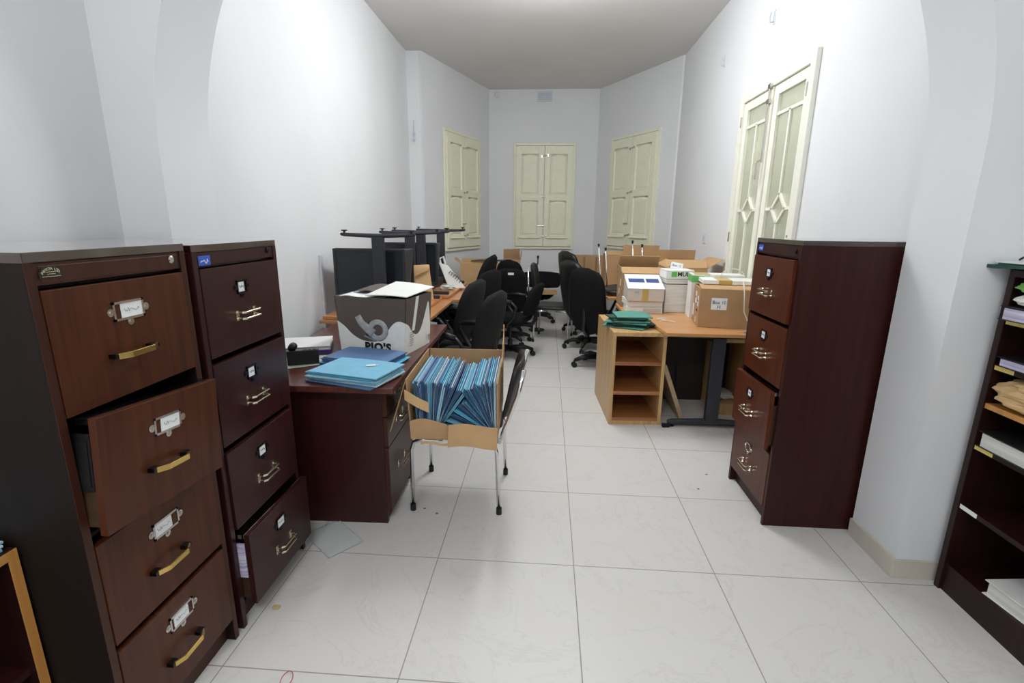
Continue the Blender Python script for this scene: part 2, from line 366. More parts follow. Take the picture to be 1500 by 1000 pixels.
# ------------------------------------------------------------------ room shell
def room():
    m = MB(); m.box(-3.2, 3.6, -3.2, 9, -.1, 0); struct(m.build('floor', 'tile'))
    m = MB(); m.box(-3.2, 3.6, -3.2, 9, ZC, ZC+.1); struct(m.build('ceiling', 'ceiling'))
    # near room
    m = MB(); m.box(-1.85, -1.712, -3, 1.93, 0, ZC); struct(m.build('wall_near_left', 'wall'))
    m = MB(); m.box(2.02, 2.16, -3, 1.93, 0, ZC); struct(m.build('wall_near_right', 'wall'))
    m = MB(); m.box(-1.85, 2.16, -3.1, -3, 0, ZC); struct(m.build('wall_near_back', 'wall'))
    # arch between the rooms
    Ra, z0 = 1.507, 1.70; X0, X1 = -1.85, 2.3
    pts = [(Ra*cos(pi*k/180), z0+Ra*sin(pi*k/180)) for k in range(181)]
    m = MB(); y0, y1 = 1.93, 2.23
    for a, b in zip(pts, pts[1:]):
        m.hexa([(a[0], y0, a[1]), (a[0], y1, a[1]), (b[0], y1, b[1]), (b[0], y0, b[1]), (a[0], y0, ZC), (a[0], y1, ZC), (b[0], y1, ZC), (b[0], y0, ZC)])
    m.box(Ra, X1, y0, y1, z0, ZC); m.box(Ra, X1, y0, y1, 0, z0); m.box(X0, -Ra, y0, y1, z0, ZC); m.box(X0, -Ra, y0, y1, 0, z0)
    bmesh.ops.remove_doubles(m.bm, verts=m.bm.verts, dist=1e-4)
    for f in list(m.bm.faces):       # drop inner faces shared by neighbouring blocks
        pass
    struct(m.build('wall_arch', 'wall'))
    # far room
    m = MB(); m.box(-1.9, -1.75, 2.23, 6.45, 0, ZC); struct(m.build('wall_left', 'wall'))
    m = MB(); m.prism([(-1.9, 6.45), (-1.60, 6.45), (-1.57, 6.44), (-.955, 8.25), (-.955, 8.42), (-1.15, 8.42), (-1.9, 6.6)], 0, ZC); struct(m.build('wall_bay_left', 'wall'))
    m = MB(); m.box(-.955, .743, 8.25, 8.42, 0, ZC); struct(m.build('wall_bay_back', 'wall'))
    m = MB(); m.prism([(.743, 8.25), (1.58, 6.72), (1.62, 6.7), (1.8, 6.7), (1.8, 6.9), (.95, 8.42), (.743, 8.42)], 0, ZC); struct(m.build('wall_bay_right', 'wall'))
    m = MB(); m.box(1.60, 1.75, 2.23, 3.43, 0, ZC).box(1.60, 1.75, 4.52, 6.75, 0, ZC).box(1.60, 1.75, 3.43, 4.52, 2.43, ZC); struct(m.build('wall_right', 'wall'))
    m = MB(); m.box(3.1, 3.2, 3, 5.2, 0, ZC).box(1.75, 3.1, 2.9, 3.0, 0, ZC).box(1.75, 3.1, 5.2, 5.3, 0, ZC); struct(m.build('wall_corridor', 'wall'))
    # skirting
    m = MB(); m.prism([(1.494, 1.918), (2.02, 1.918), (2.02, 1.93), (1.507, 1.93), (1.507, 2.23), (1.494, 2.23)], 0, .085); struct(m.build('baseboard_right', 'skirting', bevel=.002))
    m = MB(); m.prism([(-1.494, 2.23), (-1.507, 2.23), (-1.507, 1.93), (-1.712, 1.93), (-1.712, 1.918), (-1.494, 1.918)], 0, .085); struct(m.build('baseboard_left', 'skirting', bevel=.002))
    m = MB(); m.box(1.588, 1.6, 4.6, 6.7, 0, .085); struct(m.build('baseboard_far_right', 'skirting', bevel=.002))
    m = MB(); m.box(-1.75, -1.738, 2.23, 6.45, 0, .085); struct(m.build('baseboard_far_left', 'skirting', bevel=.002))
    m = MB(); m.box(-.95, .74, 8.238, 8.25, 0, .085); struct(m.build('baseboard_bay', 'skirting', bevel=.002))
room()

def frame_rect(m, x0, x1, z0, z1, w, y0, y1):
    m.box(x0, x0+w, y0, y1, z0, z1).box(x1-w, x1, y0, y1, z0, z1).box(x0+w, x1-w, y0, y1, z1-w, z1).box(x0+w, x1-w, y0, y1, z0, z0+w)
def arch_panel(m, x0, x1, z0, z1, y, rise=.02, d=.016):
    """raised-and-fielded panel with a shallow arched head: slanted border down to a flat field"""
    def ring(x0, x1, z0, z1, yy):
        P = [(x0, yy, z0), (x1, yy, z0)]
        for k in range(9):
            t = k/8; P.append((x1+(x0-x1)*t, yy, z1-rise+rise*sin(pi*t)))
        return [m.bm.verts.new(p) for p in P]
    a = ring(x0, x1, z0, z1, y); b = ring(x0+.012, x1-.012, z0+.012, z1-.012, y+d); c = ring(x0+.035, x1-.035, z0+.035, z1-.035, y+d*.3)
    n = len(a)
    for p, q in ((a, b), (b, c)):
        for i in range(n): m._f([p[i], p[(i+1) % n], q[(i+1) % n], q[i]])
    m._f(c)
def shutters(name, loc, rz, w, z0, z1):
    """pair of closed panelled shutters; local x along wall, -y into the room"""
    root = bpy.data.objects.new(name, None); COL.objects.link(root); root.location = loc; root.rotation_euler = (0, 0, rz); struct(root)
    m = MB(); frame_rect(m, -w/2, w/2, z0, z1, .035, -.03, .0); m.build('window_frame', 'cream', root, bevel=.003)
    lw = w/2-.04
    for s in (-1, 1):
        cx = s*(lw/2+.0035); x0, x1 = cx-lw/2, cx+lw/2
        m = MB(); st = .085
        zb, zt = z0+.045, z1-.045; zm = zb+(zt-zb)*.495
        yf, yb = -.048, -.012
        m.box(x0, x0+st, yf, yb, zb, zt).box(x1-st, x1, yf, yb, zb, zt)
        m.box(x0+st, x1-st, yf, yb, zt-.12, zt).box(x0+st, x1-st, yf, yb, zm-.045, zm+.045).box(x0+st, x1-st, yf, yb, zb, zb+.17)
        arch_panel(m, x0+st, x1-st, zm+.045, zt-.12, yf+.004); arch_panel(m, x0+st, x1-st, zb+.17, zm-.045, yf+.004)
        m.box(x0+st, x1-st, yb-.008, yb, zb, zt)
        m.prism([(yf-.03, zb+.128), (yf, zb+.128), (yf, zb+.152), (yf-.01, zb+.152)], x0+.05, x1-.05, Matrix(((0, 0, 1, 0), (1, 0, 0, 0), (0, 1, 0, 0), (0, 0, 0, 1))))
        leaf = m.build('shutter', 'cream', root, bevel=.002)
        m = MB()
        for z in (zb+.1, zm, zt-.12): m.box(x0 if s < 0 else x1-.03, x0+.03 if s < 0 else x1, yf-.006, yf, z-.03, z+.03)
        m.build('hinge', 'cream', leaf, bevel=.002)
    m = MB()
    for z in (z0+.2, z0+(z1-z0)*.5, z1-.2): m.cyl((-.045, -.058, z), (.06, -.058, z+.018), .006).box(-.05, -.035, -.06, -.045, z-.014, z+.014).box(.045, .06, -.06, -.045, z, z+.03)
    m.cyl((-.09, -.058, z0+.37), (.01, -.058, z0+.375), .008)
    m.build('catch', 'nickel', root)
    return root
import_mid = lambda a, b: ((a[0]+b[0])/2, (a[1]+b[1])/2)
shutters('window_1', (-1.245, 7.382, 0), math.atan2(8.25-6.44, -.955+1.57), 1.06, 1.05, 2.655)
shutters('window_2', (-.075, 8.25, 0), 0, .965, 1.03, 2.655)
shutters('window_3', (1.187, 7.44, 0), math.atan2(8.25-6.72, .743-1.58)+pi, 1.06, 1.08, 2.665)

def glazed_door():
    root = bpy.data.objects.new('door_1', None); COL.objects.link(root); struct(root); root.location = (1.60, 0, 0)
    ya, yb, zt = 3.392, 4.555, 2.47
    m = MB(); m.prism([(ya-.015, 0), (ya+.05, 0), (ya+.05, zt-.055), (yb-.05, zt-.055), (yb-.05, 0), (yb+.015, 0), (yb+.015, zt+.015), (ya-.015, zt+.015)], -.03, .0, Matrix(((0, 0, 1, 0), (1, 0, 0, 0), (0, 1, 0, 0), (0, 0, 0, 1))))
    m.build('door_frame', 'doorpaint', root, bevel=.003)
    for y0, y1 in ((3.444, 3.965), (3.985, 4.503)):
        m = MB(); x0, x1 = -.012, .03; top = 2.412; s = .062 if y0 < 3.9 else .07
        g0, g1 = y0+s, y1-s-.02 if y0 < 3.9 else y1-s
        m.box(x0, x1, y0, g0, .005, top).box(x0, x1, g1, y1, .005, top).box(x0, x1, g0, g1, 2.345, top).box(x0, x1, g0, g1, .005, .55)
        yc = (g0+g1)/2; b = .011; xa, xb = -.006, .022
        def bar(p, q, w=b):
            p = Vector((0, *p)); q = Vector((0, *q)); d = (q-p); L = d.length; ang = math.atan2(d.z, d.y)
            mm = Matrix.Translation(p) @ Euler((ang, 0, 0)).to_matrix().to_4x4()
            m.box(xa, xb, -w*.3, L+w*.3, -w, w, mm)
        bar((g0, 2.215), (g1, 2.215)); bar((yc, 1.665), (yc, 2.215)); bar((yc, .55), (yc, 1.465))
        D = .102
        for p, q in (((yc, 1.665), (yc+D, 1.565)), ((yc+D, 1.565), (yc, 1.465)), ((yc, 1.465), (yc-D, 1.565)), ((yc-D, 1.565), (yc, 1.665))): bar(p, q)
        bar((g0, 1.565), (yc-D, 1.565)); bar((yc+D, 1.565), (g1, 1.565))
        leaf = m.build('door_leaf', 'doorpaint', root, bevel=.002)
        m = MB(); m.box(.006, .012, g0-.005, g1+.005, .545, 2.35); m.build('glass_pane', 'glass_door', leaf)
        m = MB(); yy = y0-.005 if y0 < 3.9 else y1+.005
        for z in (2.27, 1.35, .4): m.cyl((-.031, yy, z-.04), (-.031, yy, z+.04), .006)
        m.build('hinge', 'nickel', leaf)
    m = MB(); m.box(-.03, -.012, 3.955, 3.995, .005, 2.412); m.build('meeting_strip', 'doorpaint', root, bevel=.006)
    m = MB(); m.cyl((-.042, 3.975, 1.9), (-.042, 3.975, 2.44), .006).box(-.05, -.03, 3.955, 3.995, 2.3, 2.33).box(-.05, -.03, 3.955, 3.995, 2.4, 2.43)
    m.cyl((-.04, 3.975, 1.92), (-.07, 3.975, 1.9), .007).cyl((-.07, 3.975, 1.9), (-.07, 3.975, 1.78), .009)
    m.build('bolt', 'nickel', root)
glazed_door()

# ------------------------------------------------------------------ wall fittings
t = thing('air_vent', 'small white louvred vent high on the bay wall under the ceiling', 'vent', (-.098, 8.25, 3.33))
m = MB(); frame_rect(m, -.115, .115, -.075, .075, .02, -.012, 0); m.box(-.1, .1, -.004, 0, -.06, .06); m.build('frame', 'switch', t, bevel=.002)
m = MB()
for k in range(4): m.box(-.095, .095, -.012, -.004, -.05+k*.027, -.05+k*.027+.012)
m.box(-.03, -.024, -.013, -.004, -.055, .055).box(.024, .03, -.013, -.004, -.055, .055)
m.build('louvre', 'vent_shade', t)
t = thing('detector', 'round white detector in the corner where bay walls meet the ceiling', 'detector', (-.83, 8.25, 3.35))
m = MB(); m.lathe([(.045, 0), (.045, .018), (.03, .03), (.008, .03)], 20, MR(pi/2)); m.build('housing', 'switch', t, smooth=False)
t = thing('light_switch', 'small white light switch on the wall beyond the glazed door', 'switch', (1.6, 5.27, 1.31))
m = MB(); m.box(-.01, 0, -.04, .04, -.045, .045); m.build('plate', 'switch', t, bevel=.003)
m = MB(); m.box(-.016, -.01, -.014, .014, -.02, .02); m.build('rocker', 'vent_shade', t, bevel=.002)
for k, (y, z) in enumerate(((4.15, 2.916), (5.19, 2.92))):
    t = thing('wall_bracket', ['small grey bracket on the wall high above the glazed door', 'small grey bracket near the ceiling beside the bay corner'][k], 'bracket', (1.6, y, z), 0, 'lamp brackets on the white wall')
    m = MB(); m.box(-.006, 0, -.016, .016, -.05, .05); m.build('back_plate', 'switch', t, bevel=.002)
    m = MB(); m.tube([(-.006, 0, -.03), (-.03, 0, -.035), (-.035, 0, -.01), (-.03, 0, .03)], .005); m.build('hook', 'vent_shade', t)
t = thing('loose_cable', 'short loose cable end hanging from the wall near the first shutters', 'cable', (-1.68, 6.45, 2.63))
m = MB(); m.tube([(0, -.006, .03), (.002, -.01, -.03), (-.004, -.01, -.1), (.004, -.014, -.17), (-.012, -.02, -.2), (0, -.025, -.22), (.015, -.02, -.19)], .005, 6); m.build('wire', 'vent_shade', t, smooth=True)
m = MB(); m.box(-.02, .02, -.012, 0, -.15, -.11); m.build('clip', 'switch', t)
t = thing('wall_strip', 'narrow white strip running up the wall behind the mahogany desk', 'trunking', (-1.75, 3.74, .35))
m = MB(); m.box(0, .018, -.02, .02, 0, .84); m.build('strip_bar', 'switch', t, bevel=.002)  # plain white upright strip standing proud of the wall

# ------------------------------------------------------------------ filing cabinets
def label_holder(parent, x, y, z, w=.088, h=.046, card=(0, 1), frame='nickel', writing=True):
    """metal card frame on a drawer front that looks towards +x"""
    m = MB(); t = .006
    m.box(x, x+.004, y-w/2, y-w/2+t, z-h/2, z+h/2).box(x, x+.004, y+w/2-t, y+w/2, z-h/2, z+h/2).box(x, x+.004, y-w/2, y+w/2, z+h/2-t, z+h/2).box(x, x+.004, y-w/2, y+w/2, z-h/2, z-h/2+t)
    for yy, zz in ((y-w/2-.007, z), (y+w/2+.007, z), (y, z-h/2-.006)): m.cyl((x, yy, zz), (x+.003, yy, zz), .01, 12).cyl((x+.003, yy, zz), (x+.006, yy, zz), .004, 8)
    f = m.build('label_holder', frame, parent)
    if card:
        a, b = y-w/2+t+(w-2*t)*card[0], y-w/2+t+(w-2*t)*card[1]
        m = MB(); m.box(x+.0005, x+.0025, a, b, z-h/2+t, z+h/2-t)
        if writing:
            m.mat(1); rr = random.Random(int(z*1000)); n = 16; L = (b-a)*.72
            pts = [(x+.003, a+(b-a)*.14+L*i/n, z+rr.uniform(-.006, .006)) for i in range(n+1)]
            m.tube(pts, .0006, 4)
        m.build('label_card', ['white_paper', 'grey_ink'], f)
    return f
def bow_handle(parent, x, y, z, L=.125):
    m = MB(); a = L/2
    poly = [(.016, -a), (.030, -a*.55), (.030, a*.55), (.016, a), (.022, a), (.036, a*.58), (.036, -a*.58), (.022, -a)]
    m.prism(poly, -.0075, .0075)
    m.mat(1)
    for s in (-1, 1): m.box(0, .02, s*a*.92-.012, s*a*.92+.012, -.006, .006)
    m.xf(Matrix.Translation((x, y, z)))
    return m.build('handle', ['brass', 'steel_dark'], parent, bevel=.001)
def twin_handle(parent, x, y, z, L=.1, mat='pale_brass'):
    m = MB(); a = L/2
    for dz in (-.011, .011):
        m.tube([(0, -a, dz), (.022, -a, dz), (.03, -a+.008, dz), (.03, a-.008, dz), (.022, a, dz), (0, a, dz)], .0042, 8)
    for s in (-1, 1): m.box(0, .004, s*a-.008, s*a+.008, -.018, .018)
    m.xf(Matrix.Translation((x, y, z)))
    return m.build('handle', mat, parent, smooth=False)
def filing_cabinet(name, label, loc, rz, W, H, D, mats, pulls, tilt, kind, cards, sticker=None, edge=None):
    """front on local x=0 facing +x, body back to x=-D, y from 0 to W"""
    front, side, hdr = mats; gloss = 'gloss_a' if kind == 'bow' else 'gloss_b'
    t = thing(name, label, 'filing cabinet', loc, rz, 'four-drawer wooden filing cabinets')
    s = .02
    m = MB(); m.box(-D, 0, 0, s, 0, H-.022).box(-D, 0, W-s, W, 0, H-.022).box(-D, -D+.012, s, W-s, .05, H-.022)
    m.box(-D+.012, -.03, s, W-s, .06, .08)
    for z in (.39, .70, 1.01, 1.31): m.box(-D+.012, -.024, s, W-s, z-.006, z+.006)
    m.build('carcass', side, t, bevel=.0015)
    m = MB(); m.box(0, .0015, 0, s, 0, H-.022).box(0, .0015, W-s, W, 0, H-.022); m.build('edge_band', hdr, t)
    m = MB(); m.box(-D, .0015, 0, W, H-.022, H); m.build('top_panel', gloss, t, bevel=.0015)
    m = MB(); m.box(-.02, -.002, s+.001, W-s-.001, 1.314, H-.023)
    if kind == 'bow': m.mat(0).box(-.004, -.001, s+.012, W-s-.012, 1.318, H-.03)
    m.build('header_rail', hdr, t, bevel=.0015)
    m = MB(); m.box(-.045, -.03, s+.001, W-s-.001, 0, .082); m.build('plinth', hdr, t)
    m = MB(); yk = W-.055; zk = 1.342
    m.lathe([(.011, 0), (.011, .004), (.007, .006)], 16, MR(0, pi/2, 0, (-.002, yk, zk))); m.box(.003, .0046, yk-.001, yk+.001, zk-.004, zk+.004)
    m.build('lock', 'nickel' if kind == 'bow' else 'steel_dark', t)
    for k in range(4):
        z0, z1 = 1.012-.31*k, 1.306-.31*k
        if k == 3: z0 = .088
        p = pulls[k]; h = z1-z0; zc = (z0+z1)/2
        m = MB(); g = .003 if not p else .004
        m.box(-.016, .004, -W/2+s+g, W/2-s-g, -h/2+.003, h/2-.003)
        m.mat(1); d = D-.05
        m.box(-d, -.016, -W/2+s+.012, -W/2+s+.02, -h/2+.02, h/2-.07).box(-d, -.016, W/2-s-.02, W/2-s-.012, -h/2+.02, h/2-.07).box(-d, -.016, -W/2+s+.02, W/2-s-.02, -h/2+.014, -h/2+.022).box(-d, -d+.01, -W/2+s+.02, W/2-s-.02, -h/2+.02, h/2-.07)
        if p: m.mat(2).box(-.05, -.016, -W/2+s+.006, W/2-s-.006, h/2-.02, h/2-.004).box(-.3, -.05, -W/2+s+.03, W/2-s-.03, -h/2+.03, h/2-.05)
        dr = m.build('drawer', [front, 'raw_in', 'chrome' if kind != 'bow' else 'steel_dark'], t, bevel=.0012, loc=(p, W/2, zc), rot=(tilt[k], 0, 0))
        if p > .04:
            m = MB(); yy = -W/2+s+.007
            m.box(-.2, -.02, yy, yy+.004, -h*.12, h*.36).box(-.2, -.026, yy-.003, yy, -h*.08, h*.3)
            m.build('hanging_file', 'black_plastic' if kind == 'bow' else 'lilac_paper', dr)
        if kind == 'bow': bow_handle(dr, .004, -.01, -.035); label_holder(dr, .004, 0, .07, .095, .048, cards[k])
        else: twin_handle(dr, .004, -.01, -.028, .1); label_holder(dr, .004, -.015, .068, .058, .046, cards[k], 'steel_dark' if k != 3 or edge else 'nickel')
    if sticker:
        m = MB(); m.box(.004, .005, .026, .026+.055, H-.034-.03, H-.034); m.mat(1)
        rr = random.Random(3); m.tube([(.0055, .035+.0045*i, H-.05+rr.uniform(-.008, .008)) for i in range(9)], .0012, 4)
        m.build('number_sticker', ['blue_tag', 'white_paper'], t, loc=(-.004, 0, 0))
    return t
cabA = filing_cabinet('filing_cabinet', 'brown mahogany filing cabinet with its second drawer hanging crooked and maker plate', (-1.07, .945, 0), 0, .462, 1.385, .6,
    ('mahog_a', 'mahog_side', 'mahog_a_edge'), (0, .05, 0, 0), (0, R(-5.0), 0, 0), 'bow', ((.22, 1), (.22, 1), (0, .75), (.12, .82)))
m = MB(); m.prism([(-.026, -.0125), (.026, -.0125)]+[(.0275*cos(pi*k/12), -.004+.0165*sin(pi*k/12)) for k in range(13)], 0, .0015, Matrix(((0, 0, 1, 0), (1, 0, 0, 0), (0, 1, 0, 0), (0, 0, 0, 1))))
pl = m.build('maker_plate', 'plate', cabA, loc=(-.001, .056, 1.341))
for k, ch in enumerate('INVICTA LTD.'):
    a = R(58)-R(116)*k/11
    text('plate_lettering', ch, .0078, 'gold_ink', pl, (.0016, -sin(a)*.0235, -.0135+cos(a)*.0205), (pi/2, -a*.6, pi/2), .0001, .0002)
for z, L in ((.0005, .024), (-.0042, .018), (-.0092, .040)):
    m = MB(); m.tube([(.0018, -L/2+L*i/12, z+random.uniform(-.0005, .0005)) for i in range(13)], .0006, 4); m.build('plate_small_print', 'gold_ink', pl)
cabB = filing_cabinet('filing_cabinet', 'dark red filing cabinet with bottom drawer pulled out, beside the pier', (-1.07, 1.437, 0), 0, .472, 1.378, .6,
    ('mahog_b', 'mahog_b', 'mahog_b'), (0, 0, .006, .045), (0, 0, R(.5), 0), 'twin', ((0, .75), (.05, .8), (.05, .85), (.0, 1)), True, True)
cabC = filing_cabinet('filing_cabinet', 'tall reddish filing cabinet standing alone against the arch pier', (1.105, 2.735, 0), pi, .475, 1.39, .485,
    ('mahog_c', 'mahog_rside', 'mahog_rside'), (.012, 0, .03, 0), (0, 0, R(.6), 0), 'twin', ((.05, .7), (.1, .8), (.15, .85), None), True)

# ------------------------------------------------------------------ dark bookcase by the pier
def binder(name, label, cat, loc, rz, size, cover, pages, group=None, lying=True, ring=True, rot=None):
    L, D_, H = size
    t = thing(name, label, cat, loc, rz, group, rot)
    m = MB(); c = .003
    m.box(-L/2, L/2, -D_/2, D_/2, 0, c).box(-L/2, L/2, -D_/2, D_/2, H-c, H).box(-L/2, -L/2+c, -D_/2, D_/2, c, H-c)
    m.build('cover', cover, t, bevel=.001)
    m = MB(); m.box(-L/2+.02, L/2-.012, -D_/2+.006, D_/2-.006, c, H-c-.004); m.build('pages', pages, t)
    if ring:
        m = MB(); m.tube([(L/2-.075+.012*cos(a), .012*sin(a), H+.001) for a in [2*pi*k/12 for k in range(12)]], .0025, 6, closed=True); m.build('finger_ring', 'nickel', t)
    return t
def bookcase():
    # front plane x=1.65 facing -x; from y=1.893 towards the viewer
    Y1, Y0, X0, X1, H = 1.893, .75, 1.65, 1.97, 1.31
    t = thing('bookcase', 'low dark mahogany bookcase with open shelves beside the pier', 'bookcase', (X0, 0, 0))
    for y_ in (Y1-.025, Y0): m = MB(); m.box(0, .32, y_, y_+.025, 0, H-.025); m.build('side_panel', 'mahog_d', t, bevel=.0015)
    m = MB(); m.box(0, .32, Y0, Y1, H-.025, H); m.build('top_panel', 'mahog_d', t, bevel=.0015)
    m = MB(); m.box(.308, .32, Y0+.025, Y1-.025, .1, H-.025); m.build('back_panel', 'mahog_d', t)
    m = MB(); m.box(.012, .03, Y0+.025, Y1-.025, 0, .12).box(.01, .308, Y0+.025, Y1-.025, .1, .122); m.build('plinth', 'mahog_d', t)
    for z, mt, lab in ((1.115, 'mahog_d', 'yellow_tag'), (.945, 'mahog_d', 'yellow_tag'), (.795, 'oak_edge', None), (.628, 'mahog_d', 'yellow_tag'), (.375, 'mahog_d', 'white_paper')):
        m = MB(); m.box(.005, .308, Y0+.025, Y1-.025, z, z+.02); sh = m.build('shelf', ['mahog_d' if mt == 'mahog_d' else mt], t, bevel=.001)
        if lab:
            m = MB(); m.box(.0035, .005, Y1-.105, Y1-.028, z+.002, z+.019); m.build('shelf_label', lab, sh)
    return t
bookcase()
x = 1.655
binder('ring_binder', 'white ring binder lying on the bottom board of the dark bookcase', 'binder', (1.80, 1.565, .123), R(96), (.30, .25, .058), 'white_card', 'grey_paper')
binder('ring_binder', 'grey binder with lilac pages on the upper shelf of the dark bookcase', 'binder', (1.752, 1.690, 1.1355), R(90), (.34, .27, .05), 'black_plastic', 'lilac_paper', ring=False)
binder('ring_binder', 'thin binder with lilac pages on the shelf above the brown parcel', 'binder', (1.772, 1.705, .9655), R(90), (.3, .26, .035), 'black_plastic', 'lilac_paper', ring=False)
binder('ring_binder', 'black binder with white pages below the brown parcel', 'binder', (1.785, 1.675, .6485), R(90), (.36, .28, .062), 'black_plastic', 'grey_paper', ring=False)
def crumple(w, d, h, seed, k=.25, n=10):
    rr = random.Random(seed); o = [rr.uniform(0, 9) for _ in range(6)]
    m = MB()
    def f(u, v):
        a, b = 2*pi*u, pi*(v-.5)
        r = 1+k*(sin(5*a+o[0]+3*b)*.35+sin(9*b+o[1]+2*a)*.3+sin(13*a+o[2]-7*b)*.2)
        sx = abs(cos(a))**.6*math.copysign(1, cos(a)); sy = abs(sin(a))**.6*math.copysign(1, sin(a)); cb = cos(b)**.5 if cos(b) > 0 else 0
        z = h/2+h/2*sin(b)*(1+.15*k*sin(4*a+o[3])*cos(b))
        return (w/2*sx*cb*r*(1+.0), d/2*sy*cb*r, max(0, z))
    m.grid(f, 4*n, 2*n)
    return m
o = crumple(.22, .32, .115, 4, .18).build('paper_parcel', 'kraft', smooth=False); o.location = (1.745, 1.70, .816); tag(o, 'crumpled brown paper parcel on a light-edged shelf of the dark bookcase', 'parcel')
o = crumple(.16, .22, .045, 8, .1).build('paper_bundle', 'white_card', smooth=False); o.location = (1.70, 1.74, 1.187); tag(o, 'grey-white paper bundle under the green bag in the dark bookcase', 'paper')
o = crumple(.15, .2, .046, 11, .2).build('plastic_bag', 'green_bag', smooth=True); o.location = (1.70, 1.75, 1.233); tag(o, 'crumpled lime green plastic bag on the upper bookcase shelf', 'bag')
for k, (mt, z, r, th) in enumerate((('green_file_dark', 1.311, 96, .012), ('green_file', 1.324, 86, .008), ('white_paper', 1.333, 92, .004))):
    m = MB()
    m.grid(lambda u, v: ((u-.5)*.46, (v-.5)*.3, .010*abs(sin((u*2.2)*pi))*(k == 0)*.6+th), 12, 4, th)
    o = m.build('file_folder' if k < 2 else 'paper_sheet', mt, loc=(1.77, 1.73-.02*k, z), rot=(0, 0, R(r)))
    tag(o, ['dark green file folder on top of the dark bookcase, lowest of the pile', 'paler green file folder on top of the dark bookcase', 'white paper sheet topping the green files on the bookcase'][k], ['folder', 'folder', 'paper'][k])
m = MB(); m.tube([(0, 0, 0), (.0, .02, .012), (0, .05, .004), (0, .075, .014), (0, .09, .003)], .004, 6); o = m.build('file_strap', 'black_plastic', loc=(1.67, 1.80, 1.341)); tag(o, 'dark ribbon lying on the green files on the bookcase', 'ribbon')

# ------------------------------------------------------------------ light low shelf units
def shelf_unit(label, loc, rz, W, D, H, zs, edge='oak'):
    """open front at local y=0 facing -y"""
    t = thing('shelf_unit', label, 'shelf unit', loc, rz)
    s = .024
    for x0 in (0, W-s):
        m = MB(); m.box(x0, x0+s, 0, D, 0, H-.028); m.build('side_panel', edge, t, bevel=.0012)
    m = MB(); m.box(0, W, 0, D, H-.028, H); m.build('top_panel', edge if edge != 'oak' else 'oak', t, bevel=.0012)
    m = MB(); m.box(s, W-s, D-.012, D, .03, H-.028); m.build('back_panel', 'oak_in', t)
    for z in zs:
        m = MB(); m.box(s, W-s, .004, D-.012, z, z+.026); m.build('shelf', 'oak_in' if edge == 'oak' else edge, t, bevel=.001)
    m = MB(); m.box(s, W-s, .004, .02, 0, .03); m.build('plinth', edge, t)
    return t
shelf_unit('light oak three-shelf unit on the floor with green files on top', (.487, 3.472, 0), R(3), .385, .70, .70, (.028, .232, .455))
t = thing('shelf_unit', 'amber-edged low unit with dark interior beside the brown filing cabinet', 'shelf unit', (-1.232, .935, 0))
for y_ in (-.022, -.75): m = MB(); m.box(-.4, -.002, y_, y_+.022, 0, .675); m.mat(1).box(-.002, 0, y_, y_+.022, 0, .675); m.build('side_panel', ['mahog_d', 'oak_edge'], t)
m = MB(); m.box(-.4, -.002, -.75, 0, .675, .697); m.mat(1).box(-.002, 0, -.75, 0, .675, .697); m.build('top_panel', ['mahog_d', 'oak_edge'], t)
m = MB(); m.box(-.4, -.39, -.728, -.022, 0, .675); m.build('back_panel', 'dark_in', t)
m = MB(); m.box(-.39, -.02, -.728, -.022, .03, .05).box(-.39, -.02, -.728, -.022, .35, .37); m.build('shelf', 'mahog_b', t)
for k in range(3):
    m = MB(); m.box(-.12, .12, -.16, .16, 0, .006)
    o = m.build('file_folder', 'file_'+('sky_blue', 'ice_blue', 'pale_blue')[k], loc=(-1.375+.004*k, .765, .698+.0065*k), rot=(0, 0, R(-3+3*k)), bevel=.001)
    tag(o, ['blue folder lying directly on the amber-edged low unit', 'icy white folder between the two blue ones on the amber-edged unit', 'pale blue folder topping the amber-edged low unit'][k], 'folder', 'folders on the low unit')

# ------------------------------------------------------------------ mahogany desk
def mahogany_desk():
    t = thing('desk', 'dark mahogany desk with drawer pedestal, loaded with blue files', 'desk', (-.728, 2.118, 0), R(1.5))
    m = MB(); m.box(-.757, .055, -.07, 1.345, .70, .73); m.build('desktop', 'mahog_top', t, bevel=.004)
    m = MB(); m.box(-.74, -.021, 0, .022, 0, .70); m.build('end_panel', 'mahog_b', t, bevel=.0015)
    m = MB(); m.box(-.74, 0, 1.27, 1.292, 0, .70); m.build('end_panel', 'mahog_b', t, bevel=.0015)
    m = MB(); m.box(-.70, -.68, .022, 1.27, .25, .70); m.build('modesty_panel', 'mahog_b', t)
    m = MB(); m.box(-.5, -.021, .44, .46, .0, .70).box(-.5, -.48, .022, .44, .06, .70).box(-.48, -.03, .022, .44, .0, .055); m.build('pedestal', 'mahog_b', t)
    for z0, z1 in ((.56, .695), (.405, .555), (.065, .4)):
        m = MB(); m.box(-.021, 0, .004, .456, z0, z1); m.mat(1).box(-.4, -.021, .03, .43, z0+.02, z1-.04)
        d = m.build('drawer', ['mahog_a_edge', 'raw_in'], t, bevel=.0012)
        twin_handle(d, 0, .2, (z0+z1)/2+.02, .12)
    return t
mahogany_desk()
